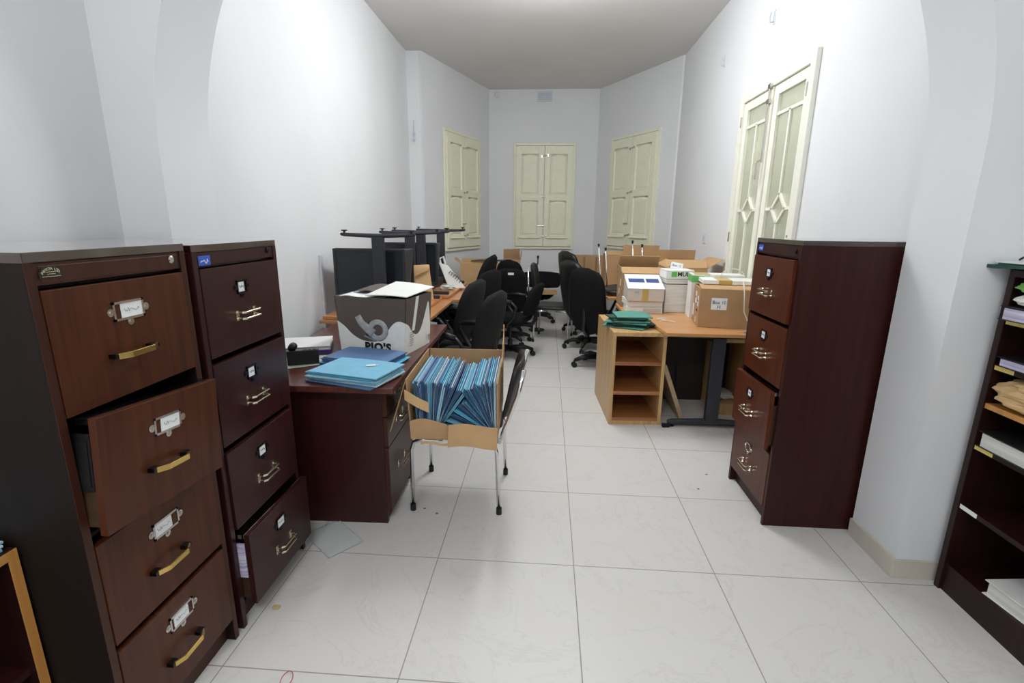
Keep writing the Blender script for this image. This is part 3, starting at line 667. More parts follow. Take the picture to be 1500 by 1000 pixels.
# items on it
def folder(label, loc, rz, mat, w=.34, d=.245, th=.008, group=None, bend=0.0, name='file_folder', rot=None):
    m = MB()
    def f(u, v): return ((u-.5)*w, (v-.5)*d, th+bend*sin(pi*u)*v)
    m.grid(f, 8, 3, th*.42); m.grid(lambda u, v: ((u-.5)*w*.985, (v-.5)*d*.98+.004, th*.45+bend*sin(pi*u)*v), 8, 3, th*.45)
    o = m.build(name, mat, loc=loc, rot=rot if rot else (0, 0, rz))
    return tag(o, label, 'folder', group)
zz = .731
seq = ('steel_blue', 'ice_blue', 'sky_blue', 'pale_blue', 'aqua_blue', 'sky_blue')
for k in range(6):
    folder('light blue file in the pile at the near corner of the mahogany desk' if k < 5 else 'topmost light blue file of the pile at the mahogany desk corner, with white sticker', (-.885+.006*((k*7) % 4-1.5), 2.175+.006*((k*5) % 3-1), zz), R(-14+((k*37) % 7)-3), 'file_'+seq[k], .36, .25, .0085, 'light blue files on the mahogany desk', .004 if k == 5 else 0)
    zz += .0088
m = MB(); m.box(-.022, .022, -.012, .012, 0, .0012).box(.024, .04, -.01, -.004, 0, .001); o = m.build('sticker', 'white_paper', loc=(-.82, 2.2, zz+.004), rot=(0, 0, R(20))); tag(o, 'torn white sticker on the topmost light blue file', 'sticker')
zz = .731
for k in range(6):
    c = 'file_aqua_blue' if k < 2 else 'file_navy'
    folder(('aqua file beneath the slate blue pile in front of the printed box' if k < 2 else 'slate blue file in the pile in front of the printed box'), (-.945+.005*((k*7) % 4-1.5), 2.455, zz), R(-11+((k*29) % 6)-3), c, .36 if k > 1 else .40, .23, .007 if k > 1 else .005, 'slate and aqua files before the printed box', .004 if k == 5 else 0)
    zz += .0072 if k > 1 else .0052
binder('spiral_binder', 'white document with a purple comb spine on the mahogany desk', 'document', (-1.395, 2.69, .731), R(22), (.31, .27, .014), 'purple', 'purple', ring=False)
binder('spiral_binder', 'white clear-covered document on top of the purple-spined one', 'document', (-1.395, 2.70, .7455), R(20), (.30, .26, .02), 'white_card', 'grey_paper', ring=False)
t = thing('desk_phone', 'black desk phone between cabinet and blue files', 'telephone', (-1.27, 2.44, .7355), R(25))
m = MB(); m.prism([(-.1, 0), (.1, 0), (.1, .03), (-.1, .075)], -.075, .075, Matrix(((0, 0, 1, 0), (1, 0, 0, 0), (0, 1, 0, 0), (0, 0, 0, 1)))); m.build('body', 'black_plastic', t, bevel=.004)
m = MB(); m.tube([(-.05, -.085, .085), (-.05, -.06, .093), (-.05, .06, .07), (-.05, .085, .057)], [.02, .014, .014, .02], 10); m.build('handset', 'rubber', t, smooth=True)
m = MB()
for i in range(3):
    for j in range(4): m.box(.0+.024*i, .016+.024*i, -.06+.024*j, -.044+.024*j, .055-.005*j, .068-.005*j)
m.build('keypad', 'steel_dark', t)
folder('loose pale green-white sheets under the desk phone edge', (-1.33, 2.36, .731), R(35), 'plastic_wrap', .3, .2, .003, name='paper_sheet')['category'] = 'paper'
folder('loose white sheets tucked against the printed box', (-1.14, 2.49, .7312), R(14), 'white_paper', .16, .12, .004, name='paper_sheet')['category'] = 'paper'

# printed box
def printed_box():
    t = thing('printed_box', 'white and taupe printed carton with a pipe picture on the mahogany desk', 'box', (-1.155, 2.655, .731), R(-11))
    w, d, h = .392, .33, .315; tw, td = .024, .0        # flares slightly towards the top
    def P(x, z, y=0): s = z/h; return (x+(x/w-.5)*2*tw*s, y, z)
    m = MB()
    for side in range(4):
        # walls as slabs
        if side == 0: A = [P(0, 0), P(w, 0), (w, .005, 0), (0, .005, 0), P(0, h), P(w, h), (w+tw, .005, h), (-tw, .005, h)]
        if side == 1: A = [(w-.005, 0, 0), (w, 0, 0), (w, d, 0), (w-.005, d, 0), (w+tw-.005, 0, h), (w+tw, 0, h), (w+tw, d, h), (w+tw-.005, d, h)]
        if side == 2: A = [(0, d-.005, 0), (w, d-.005, 0), (w, d, 0), (0, d, 0), (-tw, d-.005, h), (w+tw, d-.005, h), (w+tw, d, h), (-tw, d, h)]
        if side == 3: A = [(0, 0, 0), (.005, 0, 0), (.005, d, 0), (0, d, 0), (-tw, 0, h), (-tw+.005, 0, h), (-tw+.005, d, h), (-tw, d, h)]
        m.hexa(A)
    m.box(0, w, 0, d, 0, .005)
    m.build('carton', 'brown_print', t)
    # white wave on the front and on the side: printed area as thin inlay sheets
    def spline(pts, u):
        for i in range(len(pts)-1):
            if pts[i][0] <= u <= pts[i+1][0]+1e-9:
                p0 = pts[max(i-1, 0)]; p1 = pts[i]; p2 = pts[i+1]; p3 = pts[min(i+2, len(pts)-1)]
                h_ = p2[0]-p1[0]; k = (u-p1[0])/h_
                m1 = (p2[1]-p0[1])/max(p2[0]-p0[0], 1e-6)*h_; m2 = (p3[1]-p1[1])/max(p3[0]-p1[0], 1e-6)*h_
                return (2*k**3-3*k**2+1)*p1[1]+(k**3-2*k**2+k)*m1+(-2*k**3+3*k**2)*p2[1]+(k**3-k**2)*m2
    def wf(u): return spline([(0, .56), (.1, .47), (.2, .34), (.32, .25), (.46, .215), (.58, .23), (.68, .31), (.76, .45), (.84, .57), (.92, .61), (1, .58)], u)
    m = MB()
    def ff(u, v): z = v*wf(u)*h; s = z/h; x = u*w; return (x+(u-.5)*2*tw*s, -.0012, z)
    m.grid(ff, 48, 3, .001)
    def sf(u): return spline([(0, .58), (.12, .52), (.26, .38), (.42, .3), (.56, .33), (.68, .48), (.8, .72), (.88, .84), (.95, .6), (1, .35)], u)
    def fs(u, v): z = v*sf(u)*h; s = z/h; return (w+tw*s+.0012, u*d, z)
    m.grid(fs, 30, 3, .001)
    m.build('white_print', 'white_card', t)
    # picture of a curved metal pipe
    m = MB(); c = (.24, -.003, .135)
    m.tube([(c[0]+.046*cos(a), c[1], c[2]+.046*sin(a)) for a in [2*pi*k/24 for k in range(24)]], .017, 8, closed=True)
    m.tube([(c[0]-.03, c[1], c[2]-.022), (c[0]-.06, c[1], c[2]+.002), (c[0]-.1, c[1], c[2]+.035), (c[0]-.122, c[1], c[2]+.075)], [.03, .026, .022, .02], 10)
    m.tube([(c[0]-.03, c[1], c[2]-.04), (c[0]-.08, c[1], c[2]-.03), (c[0]-.02, c[1], c[2]-.055)], .012, 6)
    m.xf(Matrix.Translation((0, -.0025, 0)) @ Matrix.Diagonal((1, .12, 1, 1)))
    pr = m.build('pipe_picture', 'silver_art', t, smooth=True)
    text('lettering', "PIO'S", .062, 'black_ink', t, (.235, -.0035, .038), FACE_Y, .0034, .0004, 1.05, 1.12)
    for i in range(7):
        rr = random.Random(i); zc = .118-.014*i
        m = MB(); m.tube([(w+tw*zc/h+.0026, .055+.006*j, zc+.0016*i+rr.uniform(-.002, .002)) for j in range(8+i % 3)], .0011, 4); m.build('small_print', 'black_ink', t)
    m = MB(); m.box(w+tw*.7+.001, w+tw*.7+.0026, .275, .30, .03, .065); m.build('barcode_patch', 'grey_ink', t)
    m = MB(); m.hexa([(w+tw*.35+.001, .085, .125), (w+tw*.35+.003, .085, .125), (w+tw*.35+.003, .115, .125), (w+tw*.35+.001, .115, .125), (w+tw+.001, .12, h), (w+tw+.003, .12, h), (w+tw+.003, .155, h), (w+tw+.001, .155, h)]); m.build('white_tape', 'white_card', t)
    # flaps and contents
    m = MB(); m.grid(lambda u, v: (w*.42+u*(w*.58+tw), .01+v*(d+.03), h+.012+.035*v*(1-u)+.012*u*v+.006*sin(3*u)), 8, 6, .004); m.build('lid_flap', 'white_card', t)
    m = MB(); m.grid(lambda u, v: (-tw+.05+u*w*.62, d*.35+v*d*.62, h+.012+.012*sin(u*5)+.012*v), 8, 6, .004); m.build('lid_flap', 'brown_print', t)
    m = MB(); m.grid(lambda u, v: (-tw+.01+u*w*.6, .02+v*d*.6, h-.004+.014*u*(.6+v)+.006*sin(7*u+v)), 10, 6, .002); m.grid(lambda u, v: (-tw+.02+u*w*.55, .03+v*d*.8, h-.02+.01*v), 6, 4, .003); m.build('papers', 'white_paper', t)
printed_box()

# ------------------------------------------------------------------ beech desks with black T legs
def t_leg(parent, x, y, h, span, zc=0.0, thick=.05, levellers=True, col=.09, fr=1):
    """leg frame across y=const; foot runs along local x, centred on x"""
    m = MB(); m.tube([(x-span/2, y, .03), (x-span/2+.03, y, .034), (x, y, .042), (x+span/2-.03, y, .034), (x+span/2, y, .03)], [.016*fr, .022*fr, .027*fr, .022*fr, .016*fr], 10)
    m.box(x-col/2, x+col/2, y-.025, y+.025, .05, h-.05)
    m.box(x-span/2+.02, x+span/2-.02, y-.02, y+.02, h-.055, h-.026)
    lg = m.build('leg', 'black_metal', parent, bevel=.004)
    if levellers:
        for s in (-1, 1):
            m = MB(); m.lathe([(.022, 0), (.022, .007), (.008, .01), (.008, .02)], 12, Matrix.Translation((x+s*(span/2-.03), y, 0))); m.build('levelling_foot', 'rubber', lg)
    return lg
def beech_desk(label, loc, rz, w, d, h, mat='beech2', group=None, rot=None, legs=(.1, .1), poly=None, span=.6, modesty=True, lx=None, slim=False):
    """w along local y (length), d along local x (depth)"""
    t = thing('office_desk', label, 'desk', loc, rz, group, rot)
    m = MB(); m.prism(poly or [(0, 0), (d, 0), (d, w), (0, w)], h-.025, h); m.build('desktop', mat, t, bevel=.003)
    xc = lx if lx is not None else d/2
    fr = .62 if slim else 1; t_leg(t, xc, legs[0], h, span, fr=fr, col=.085 if slim else .09); t_leg(t, xc, w-legs[1], h, span, fr=fr, col=.085 if slim else .09)
    m = MB(); m.box(xc-.03, xc+.03, legs[0]+.03, w-legs[1]-.03, h-.1, h-.03); m.build('cross_beam', 'black_metal', t)
    return t
G1 = 'beech desks along the trunking wall'
beech_desk('beech desk on black legs butted against the mahogany desk', (-1.68, 3.50, 0), 0, 1.09, .80, .73, group=G1)
beech_desk('second beech desk along the wall, under the big monitor with round base', (-1.64, 4.60, 0), 0, 1.15, .83, .735, group=G1, span=.4)
# the two upturned ones: turned over about x, so local y runs back
beech_desk('upturned beech desk with legs in the air, nearer one above the mahogany desk', (-1.66, 4.58, 1.388), 0, 1.06, .68, .655, group='upturned desks', rot=(pi, 0, 0), legs=(.1, .1), span=.56, lx=.42, slim=True)
beech_desk('upturned beech desk with legs in the air, farther one by the first shutters', (-1.62, 5.72, 1.394), 0, 1.1, .70, .655, group='upturned desks', rot=(pi, 0, 0), legs=(.1, .1), span=.56, lx=.42, slim=True)

def monitor(label, loc, rz, w, h, d, zb, stand=True):
    t = thing('monitor', label, 'monitor', loc, rz, 'old black monitors on the upturned desks')
    m = MB(); m.box(-w/2+.012, w/2-.012, .022, .06, zb+.01, zb+h-.01)
    m.hexa([(-w/2+.012, .06, zb+.01), (w/2-.012, .06, zb+.01), (w/2-.05, d, zb+.04), (-w/2+.05, d, zb+.04), (-w/2+.012, .06, zb+h-.01), (w/2-.012, .06, zb+h-.01), (w/2-.01, d, zb+h-.012), (-w/2+.05, d, zb+h-.03)])
    m.build('housing', 'monitor_side', t, bevel=.006)
    m = MB(); frame_rect(m, -w/2, w/2, zb, zb+h, .02, 0, .022); m.build('bezel', 'monitor', t, bevel=.003)
    m = MB(); m.box(-w/2+.018, w/2-.018, .006, .016, zb+.018, zb+h-.018); m.build('screen', 'screen', t)
    m = MB(); m.cyl((0, .1, .01), (0, .1, zb+.05), .045, 14, .035); m.build('neck', 'black_plastic', t)
    m = MB(); m.lathe([(.13, 0), (.13, .008), (.1, .018), (.05, .025)], 24, Matrix.Translation((0, .08, 0))); m.build('base', 'black_plastic', t, smooth=False)
    return t
monitor('bulky dark monitor with switched-off screen behind the printed carton', (-1.36, 3.74, .760), R(2), .56, .385, .33, .10)
monitor('bulky dark monitor farther back, its round base by the paper bag', (-1.345, 4.80, .764), R(4), .56, .40, .3, .085)
t = thing('paper_bag', 'folded brown paper bag standing in front of the farther monitor', 'bag', (-1.10, 4.38, .7585), R(24))
m = MB(); m.hexa([(-.08, -.04, 0), (.08, -.045, .0), (.08, .055, 0), (-.08, .05, 0), (-.085, -.006, .31), (.05, -.012, .315), (.05, .014, .32), (-.085, .014, .315)]); m.build('bag_body', 'kraft', t, bevel=.004)
m = MB(); m.grid(lambda u, v: (-.085+.135*u, -.014-.02*v-.006*sin(3*v), .317-.10*v*(1-.6*u)), 5, 5, .003); m.build('folded_top', 'card2', t)
t = thing('printed_bag', 'white carrier with black print leaning beside the farther monitor', 'bag', (-.97, 5.22, .762), R(12))
m = MB(); m.hexa([(-.07, -.03, 0), (.11, -.03, 0), (.11, .04, 0), (-.07, .04, 0), (-.17, .0, .27), (-.07, .0, .235), (-.07, .03, .235), (-.17, .03, .27)]); m.build('bag_body', 'white_card', t, bevel=.006)
m = MB()
rr = random.Random(5)
for k in range(6):
    cx, cz = -.05+.02*k+rr.uniform(-.01, .01), .17-.02*k; m.tube([(cx-.02, -.022, cz-.012), (cx, -.02, cz+.014), (cx+.018, -.022, cz-.006)], .004, 5)
m.build('black_print', 'black_ink', t)
m = MB(); m.tube([(-.15, .015, .262), (-.16, .01, .31), (-.12, .01, .33), (-.1, .012, .25)], .012, 6); m.build('handle', 'white_card', t)
o = crumple(.14, .1, .05, 21, .35).build('crumpled_wrap', 'plastic_wrap'); o.location = (-1.02, 5.06, .7645); tag(o, 'crumpled clear wrap on the beech desk beside the white carrier', 'wrapping')

# ------------------------------------------------------------------ seating
def office_chair(name, label, loc, face, seat=.46, bw=.44, bh=.55, top=1.0, fabric='black_fabric', k=2.6, arms=True, curve=.05, lean=.12, group='black office chairs', headrest=False):
    """faces local +y"""
    t = thing(name, label, 'chair', (loc[0], loc[1], 0), R(face), group)
    m = MB(); m.shell(.47, .46, .085, 4, 0, n=14); m.xf(MR(pi/2, 0, 0)); m.xf(Matrix.Translation((0, .01, seat))); m.build('seat', fabric, t, smooth=True)
    zc = top-bh/2
    m = MB(); m.shell(bw, bh, .07, k, curve, lambda v: -lean*(v+1)*.5-.015*(1-v*v), 16); m.xf(Matrix.Translation((0, -.215, zc))); m.build('backrest', fabric, t, smooth=True)
    m = MB(); m.tube([(0, -.05, seat-.05), (0, -.25, seat-.05), (0, -.29, seat), (0, -.285, zc-.05), (0, -.285, zc+.05)], .02, 8); m.box(-.1, .1, -.12, .12, seat-.06, seat-.035); m.build('back_bracket', 'black_plastic', t)
    m = MB(); m.cyl((0, 0, .09), (0, 0, .2), .028).cyl((0, 0, .2), (0, 0, seat-.05), .017); m.build('gas_column', 'black_plastic', t)
    m = MB()
    for i in range(5):
        a = 2*pi*i/5+.3; m.tube([(.03*cos(a), .03*sin(a), .11), (.17*cos(a), .17*sin(a), .105), (.26*cos(a), .26*sin(a), .075)], [.032, .026, .018], 8)
    m.lathe([(.04, .075), (.045, .1), (.035, .135)], 14); m.build('star_base', 'black_plastic', t, smooth=True)
    for i in range(5):
        a = 2*pi*i/5+.3; cx, cy = .265*cos(a), .265*sin(a); m = MB()
        for s in (-1, 1):
            ox, oy = -sin(a)*.014*s, cos(a)*.014*s
            m.cyl((cx+ox-sin(a)*.009*s, cy+oy+cos(a)*.009*s, .028), (cx+ox+sin(a)*.006*s, cy+oy-cos(a)*.006*s, .028), .0275, 14)
        m.cyl((cx, cy, .03), (cx, cy, .08), .008, 8); m.build('caster', 'black_plastic', t)
    if arms:
        for s in (-1, 1):
            x = s*.25; m = MB()
            P = [(x-.05*s, .02, seat-.05), (x, .02, seat-.03), (x+.015*s, .1, seat+.06), (x+.01*s, .17, seat+.16), (x, .14, seat+.205), (x, .02, seat+.215), (x, -.1, seat+.205), (x, -.15, seat+.16), (x, -.12, seat+.06), (x-.005*s, -.04, seat-.03), (x-.05*s, -.03, seat-.05)]
            m.tube(P, .016, 8); m.tube([(x, .13, seat+.215), (x, .0, seat+.228), (x, -.1, seat+.215)], [.018, .024, .018], 8); m.build('armrest', 'black_plastic', t, smooth=True)
    return t
office_chair('office_chair', 'charcoal office chair nearest the box of files, back curved like a fan', (-.90, 4.26), 74, seat=.44, top=.985, bh=.56, bw=.46, fabric='grey_fabric', curve=.07, lean=.14)
office_chair('office_chair', 'charcoal office chair with rounded back top, second from the box of files', (-.645, 3.68), 70, seat=.43, top=.972, bh=.56, bw=.42, fabric='grey_fabric', curve=.07, lean=.12)
office_chair('office_chair', 'tall black office chair pushed to the farther beech desk, topmost back of the cluster', (-.93, 5.40), 80, seat=.44, top=1.115, bh=.62, bw=.47, curve=.08, lean=.16)
office_chair('office_chair', 'black office chair with sloping back just below the tallest one', (-.77, 4.84), 60, seat=.44, top=1.02, bh=.55, bw=.44, curve=.08, lean=.1)
cF = office_chair('office_chair', 'black office chair with a small white label on its back', (-.44, 5.95), 3, top=.945, bh=.55, bw=.41, k=4, curve=.03, arms=False)
m = MB(); m.box(-.033, .033, -.003, 0, -.014, .014); m.build('white_label', 'white_paper', cF, loc=(.02, -.362, .885), rot=(R(8), 0, 0))
office_chair('office_chair', 'low black office chair with rounded armrest beside the chrome chair', (-.38, 5.27), 75, seat=.44, top=.84, bh=.36, bw=.42)
office_chair('office_chair', 'large black office chair with its flat back turned to the oak shelf unit', (.57, 5.0), -42, seat=.435, top=1.04, bh=.66, bw=.45, k=3.2, curve=.03, lean=.1)
office_chair('office_chair', 'black leather office chair seen edge-on behind the flat-backed one', (.50, 5.74), -52, seat=.435, top=1.06, bh=.66, bw=.48, fabric='black_leather', curve=.07)
office_chair('office_chair', 'padded black leather office chair in front of the bay shutters, farthest of that row', (.52, 6.68), -62, top=1.10, bh=.68, bw=.5, fabric='black_leather', curve=.06, k=4)
office_chair('office_chair', 'low black office chair standing below the bay window shutters', (-.12, 7.35), 170, top=.72, seat=.40, bh=.24, bw=.6, k=5, arms=False)
office_chair('office_chair', 'black office chair whose back top just shows behind the labelled one', (-.43, 6.54), -8, seat=.43, top=1.0, bh=.5, bw=.36, arms=False)

def chrome_chair(label, loc, face, seat=.445, rot=None, z=0, back=True, group='chrome-legged visitor chairs', w=.42, d=.42, backlean=.12, top=.82, tr=.0105):
    """faces local +y; tubular chrome legs with black caps"""
    t = thing('visitor_chair', label, 'chair', (loc[0], loc[1], z), R(face), group, rot)
    m = MB(); m.shell(w+.02, d+.03, .055, 5, 0, n=12); m.xf(MR(pi/2)); m.xf(Matrix.Translation((0, 0, seat-.012))); m.build('seat', 'black_leather', t, smooth=True)
    for s in (-1, 1):
        x = s*w/2
        for f in (1, -1):
            y = f*d/2; m = MB()
            if f > 0: P = [(x, y-.16, seat-.045), (x, y-.05, seat-.045), (x, y-.012, seat-.06), (x, y, seat-.1), (x, y+.004, .02)]
            else: P = [(x, -.05, seat-.045), (x, y+.05, seat-.045), (x, y+.012, seat-.06), (x, y, seat-.1), (x, y-.012, .02)]
            m.tube(P, tr, 10); lg = m.build('leg', 'chrome' if back else 'nickel', t, smooth=True)
            m = MB(); q = P[-1]; m.cyl((q[0], q[1], 0), (q[0], q[1], .035 if back else .026), tr+.004, 12); m.build('rubber_foot', 'rubber', lg)
    if back:
        for s in (-1, 1):
            x = s*w/2*.98; m = MB(); m.tube([(x, -d/2-.01, seat-.05), (x, -d/2-.05, seat+.06), (x, -d/2-.05-backlean*.5, seat+.2), (x, -d/2-.03-backlean, top-.03)], .0105, 10); m.build('back_post', 'chrome', t, smooth=True)
        m = MB(); m.shell(w*.98, .30, .035, 5, .03, lambda v: -backlean*.36*v, 12); m.xf(Matrix.Translation((0, -d/2-.02-backlean*.62, top-.16))); m.build('backrest', 'black_leather', t, smooth=True)
    return t
chA = chrome_chair('chrome-legged black visitor chair carrying the torn box of blue files', (-.438, 2.452), 90, seat=.44, d=.43, w=.41, top=.80, backlean=.1)
chrome_chair('chrome-legged black visitor chair standing free amid the office chairs', (.105, 6.21), -98, seat=.44, w=.46, d=.42, top=.97, backlean=.06)
chrome_chair('upturned black visitor chair, its four chrome legs pointing up with black caps', (.74, 5.22), 0, seat=.478, rot=(pi+R(3), R(-6), R(4)), z=1.247, back=False, tr=.0065, w=.36, d=.38)

# torn box of files on the chair
def file_box():
    t = thing('torn_carton', 'torn brown carton full of blue files on a chrome chair', 'box', (-.417, 2.36, .470), R(2.5), None, (R(1.5), 0, R(2)))
    w, d, h = .405, .50, .30; c = .005
    x0, x1, y0, y1 = -w/2, w/2, -d/2, d/2
    m = MB(); m.box(x0, x1, y0, y1, 0, c)
    m.hexa([(x0, y0, c), (x0+c, y0, c), (x0+c, y1, c), (x0, y1, c), (x0-.015, y0, h*.98), (x0-.015+c, y0, h*.98), (x0-.01+c, y1, h), (x0-.01, y1, h)])
    m.hexa([(x1-c, y0, c), (x1, y0, c), (x1, y1, c), (x1-c, y1, c), (x1-c, y0, h*.95), (x1, y0, h*.95), (x1, y1, h), (x1-c, y1, h)])
    m.box(x0, x1, y1-c, y1, c, h)
    m.build('carton', 'card', t)
    # front wall torn down: ragged low strip
    m = MB(); m.grid(lambda u, v: (x0+u*w, y0-.008-.012*v, c+(.075+.022*sin(3*u+1)-.018*(u > .45)+.01*sin(11*u))*v), 22, 3, .005); m.build('torn_front', 'card2', t)
    m = MB(); m.grid(lambda u, v: (x0+.18+u*(w-.18), y0-.02-.035*v, .085-.095*v+.008*sin(5*u)), 10, 4, .004); m.build('torn_flap', 'card2', t)
    # flap hanging off the side, tape, and the tall torn back corner
    m = MB(); m.grid(lambda u, v: (x0-.018-.085*v, y0+.01+u*.21, h*.97-.26*v*(1-.25*u)), 6, 6, .004); m.build('side_flap', 'card', t)
    m = MB(); m.grid(lambda u, v: (x0-.02+.11*u, y0-.012-.008*sin(3*u), .20-.06*u+.05*v), 8, 3, .003); m.build('tape_strip', 'kraft', t)
    m = MB(); m.grid(lambda u, v: (x1+.004, y1-.23+u*.23, h*.9+(.16*u**1.3+.012*sin(14*u))*v), 14, 4, .005); m.build('corner_flap', 'card2', t)
    m = MB(); m.grid(lambda u, v: (x0+.05+u*.2, y0-.03+.0*v, -.012+.012*v+.006*sin(9*u)), 10, 2, .003); m.build('paper_scrap', 'kraft', t)
    # files, each a folded cover with an open edge of papers
    mats = [k for k, _ in BL]; rr = random.Random(12)
    mw = t.matrix_basis
    def one(k, bx, bz, ang, Ht, Ln, yc, mt, dark=False):
        th = rr.uniform(.0045, .0075); f = MB()
        f.hexa([(-th/2, -Ln/2, 0), (th/2, -Ln/2, 0), (th/2, Ln/2, 0), (-th/2, Ln/2, 0), (-th*.9, -Ln/2, Ht), (-th*.3, -Ln/2, Ht), (-th*.3, Ln/2, Ht), (-th*.9, Ln/2, Ht)])
        f.hexa([(th*.2, -Ln/2+.004, .002), (th*.6, -Ln/2+.004, .002), (th*.6, Ln/2-.004, .002), (th*.2, Ln/2-.004, .002), (th*.3, -Ln/2+.004, Ht-.008), (th*.9, -Ln/2+.004, Ht-.012), (th*.9, Ln/2-.004, Ht-.012), (th*.3, Ln/2-.004, Ht-.008)])
        f.mat(1); f.hexa([(-th*.3, -Ln/2+.006, .004), (th*.25, -Ln/2+.006, .004), (th*.25, Ln/2-.006, .004), (-th*.3, Ln/2-.006, .004), (-th*.4, -Ln/2+.006, Ht-.014), (th*.3, -Ln/2+.006, Ht-.018), (th*.3, Ln/2-.006, Ht-.018), (-th*.4, Ln/2-.006, Ht-.014)])
        f.mat(2 if rr.random() < .72 else 0)  # dark blue caps on the near ends of most files
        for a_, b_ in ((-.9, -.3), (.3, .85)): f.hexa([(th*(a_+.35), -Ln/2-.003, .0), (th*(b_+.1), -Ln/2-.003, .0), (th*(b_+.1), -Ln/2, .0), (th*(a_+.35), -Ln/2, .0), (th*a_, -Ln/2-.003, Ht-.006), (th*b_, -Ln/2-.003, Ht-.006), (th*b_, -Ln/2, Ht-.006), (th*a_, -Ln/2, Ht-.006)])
        o = f.build('file_folder', ['file_'+mt, 'file_edge', 'file_front'])
        loc = Matrix.Translation((bx, yc, bz)) @ Euler((0, ang, 0)).to_matrix().to_4x4()
        mm = (Matrix.Translation((-.417, 2.36, .470)) @ Euler((R(1.5), 0, R(2))).to_matrix().to_4x4()) @ loc
        o.location = mm.translation; o.rotation_euler = mm.to_euler()
        nm = {'sky_blue': 'sky blue', 'pale_blue': 'pale blue', 'aqua_blue': 'bright aqua', 'slate_blue': 'slate violet-blue', 'ice_blue': 'icy white-blue', 'steel_blue': 'dull steel-blue'}[mt]
        tag(o, nm+' file standing in the torn carton on the chair', 'folder', 'blue files in the torn carton')
    n = 24
    for i in range(n):          # left group, fanning over to a lean
        u = i/(n-1); top = -.188+.232*u; ang = R(-3)+R(38)*u**2.0; Ht = .262+.01*sin(i*2.1)
        bx = top-Ht*sin(ang); bz = c+.004+.0*u
        one(i, bx, bz, ang, Ht, .40, -.02+.01*sin(i*1.7), mats[(i*5+i//4) % 6 if i > 2 else (0, 1, 4)[i]])
    n2 = 17
    for i in range(n2):         # right group, leaning the other way, feet gathered by the right wall
        u = i/(n2-1); ang = -R(34)*(1-u)**1.2; Ht = .266+.008*sin(i*1.3)
        top = .052+.138*u; bx = min(.19, top-Ht*sin(ang)); bx = min(bx, .188-.0*u); bz = c+.006+.0*(1-u)
        one(i, bx, bz, ang, Ht, .40, -.015+.012*sin(i*2.3), mats[(i*5+2) % 6])
    for i in range(6):          # slid ones lying in the gap
        one(i, .175-.004*i, c+.004+.007*i, -R(80-7.5*i), .235-.012*i, .36, -.035, mats[(2, 0, 5, 2, 3, 0)[i]])
file_box()

# ------------------------------------------------------------------ right-hand desk group
dk = beech_desk('beech desk under the cartons with black leg, beside the oak shelf unit', (0.60, 3.37, 0), 0, 1.26, .95, .728, 'beech', legs=(.12, .14), poly=[(.234, 0), (.95, 0), (.95, 1.26), (.05, 1.26), (.05, .68), (.2, .36)], span=.62, lx=.63)
beech_desk('beech desk under the upturned chair and the cartons by the light switch', (0.62, 4.97, 0), 0, 1.4, .93, .728, 'beech', span=.62)
# leaning board, cabinet and dark carton under it
t = thing('loose_board', 'pale wooden board leaning on the oak shelf unit under the desk', 'board', (1.075, 3.59, .0), 0, None, (0, R(-21), 0)); m = MB(); m.box(-.032, 0, 0, .42, .012, .47); o = m.build('board_panel', 'board', t, bevel=.002)
t = thing('floor_cabinet', 'light wood cabinet with open dark front under the beech desk', 'cabinet', (1.345, 3.75, 0))
m = MB(); m.box(0, .02, 0, .4, 0, .60).box(.20, .22, 0, .4, 0, .60).box(.02, .20, 0, .4, .58, .60).box(.02, .20, 0, .4, 0, .09); m.build('body', 'oak', t, bevel=.001)
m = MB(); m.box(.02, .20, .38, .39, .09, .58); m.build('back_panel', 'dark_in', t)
o = crumple(.13, .2, .05, 31, .3).build('loose_papers', 'white_paper'); o.location = (1.455, 3.93, .093); tag(o, 'crumpled white papers inside the light wood cabinet under the desk', 'paper')
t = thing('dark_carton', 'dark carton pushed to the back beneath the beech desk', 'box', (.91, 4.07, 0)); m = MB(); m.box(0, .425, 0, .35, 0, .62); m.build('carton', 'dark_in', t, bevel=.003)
m = MB(); m.box(.19, .21, -.001, 0, 0, .62); m.build('tape_strip', 'steel_dark', t)
t = thing('floor_socket_foot', 'black cable foot on the floor between shelf unit and desk leg', 'foot', (.897, 3.46, 0), R(8)); m = MB(); m.prism([(-.02, -.015), (.035, -.012), (.035, .012), (-.02, .015)], 0, .028); m.build('block', 'rubber', t, bevel=.004)
# green files on the shelf unit
zz = .701
GL = [('dark green file in the untidy pile on the oak shelf unit', 'green_file_dark'), ('grey-green file in the untidy pile on the oak shelf unit', 'green_file')]
for k in range(8):
    dk_ = k in (1, 2, 5, 6)
    folder(GL[0][0] if dk_ else (GL[1][0] if k < 7 else 'topmost curled green file on the oak shelf unit'), (.632+.02*((k*7) % 5-2)*.5, 3.72+.012*((k*3) % 4-1.5), zz), R(-8+((k*53) % 38)-19), GL[0][1] if dk_ else GL[1][1], .31 if k < 4 else .26, .22, .0095, 'green files on the oak shelf unit', .012 if k in (3, 7) else .0)
    zz += .0105 if k != 3 else .014
m = MB()
for a, b in (((.86, 3.83, .735), (.93, 3.80, .733)), ((.88, 3.78, .735), (.98, 3.74, .733)), ((.87, 3.86, .735), (.95, 3.87, .734))): m.tube([a, ((a[0]+b[0])/2, (a[1]+b[1])/2, .742), b], .004, 5)
o = m.build('paper_ties', 'cable_white'); tag(o, 'pale paper ties trailing off the green files onto the beech desk', 'paper')

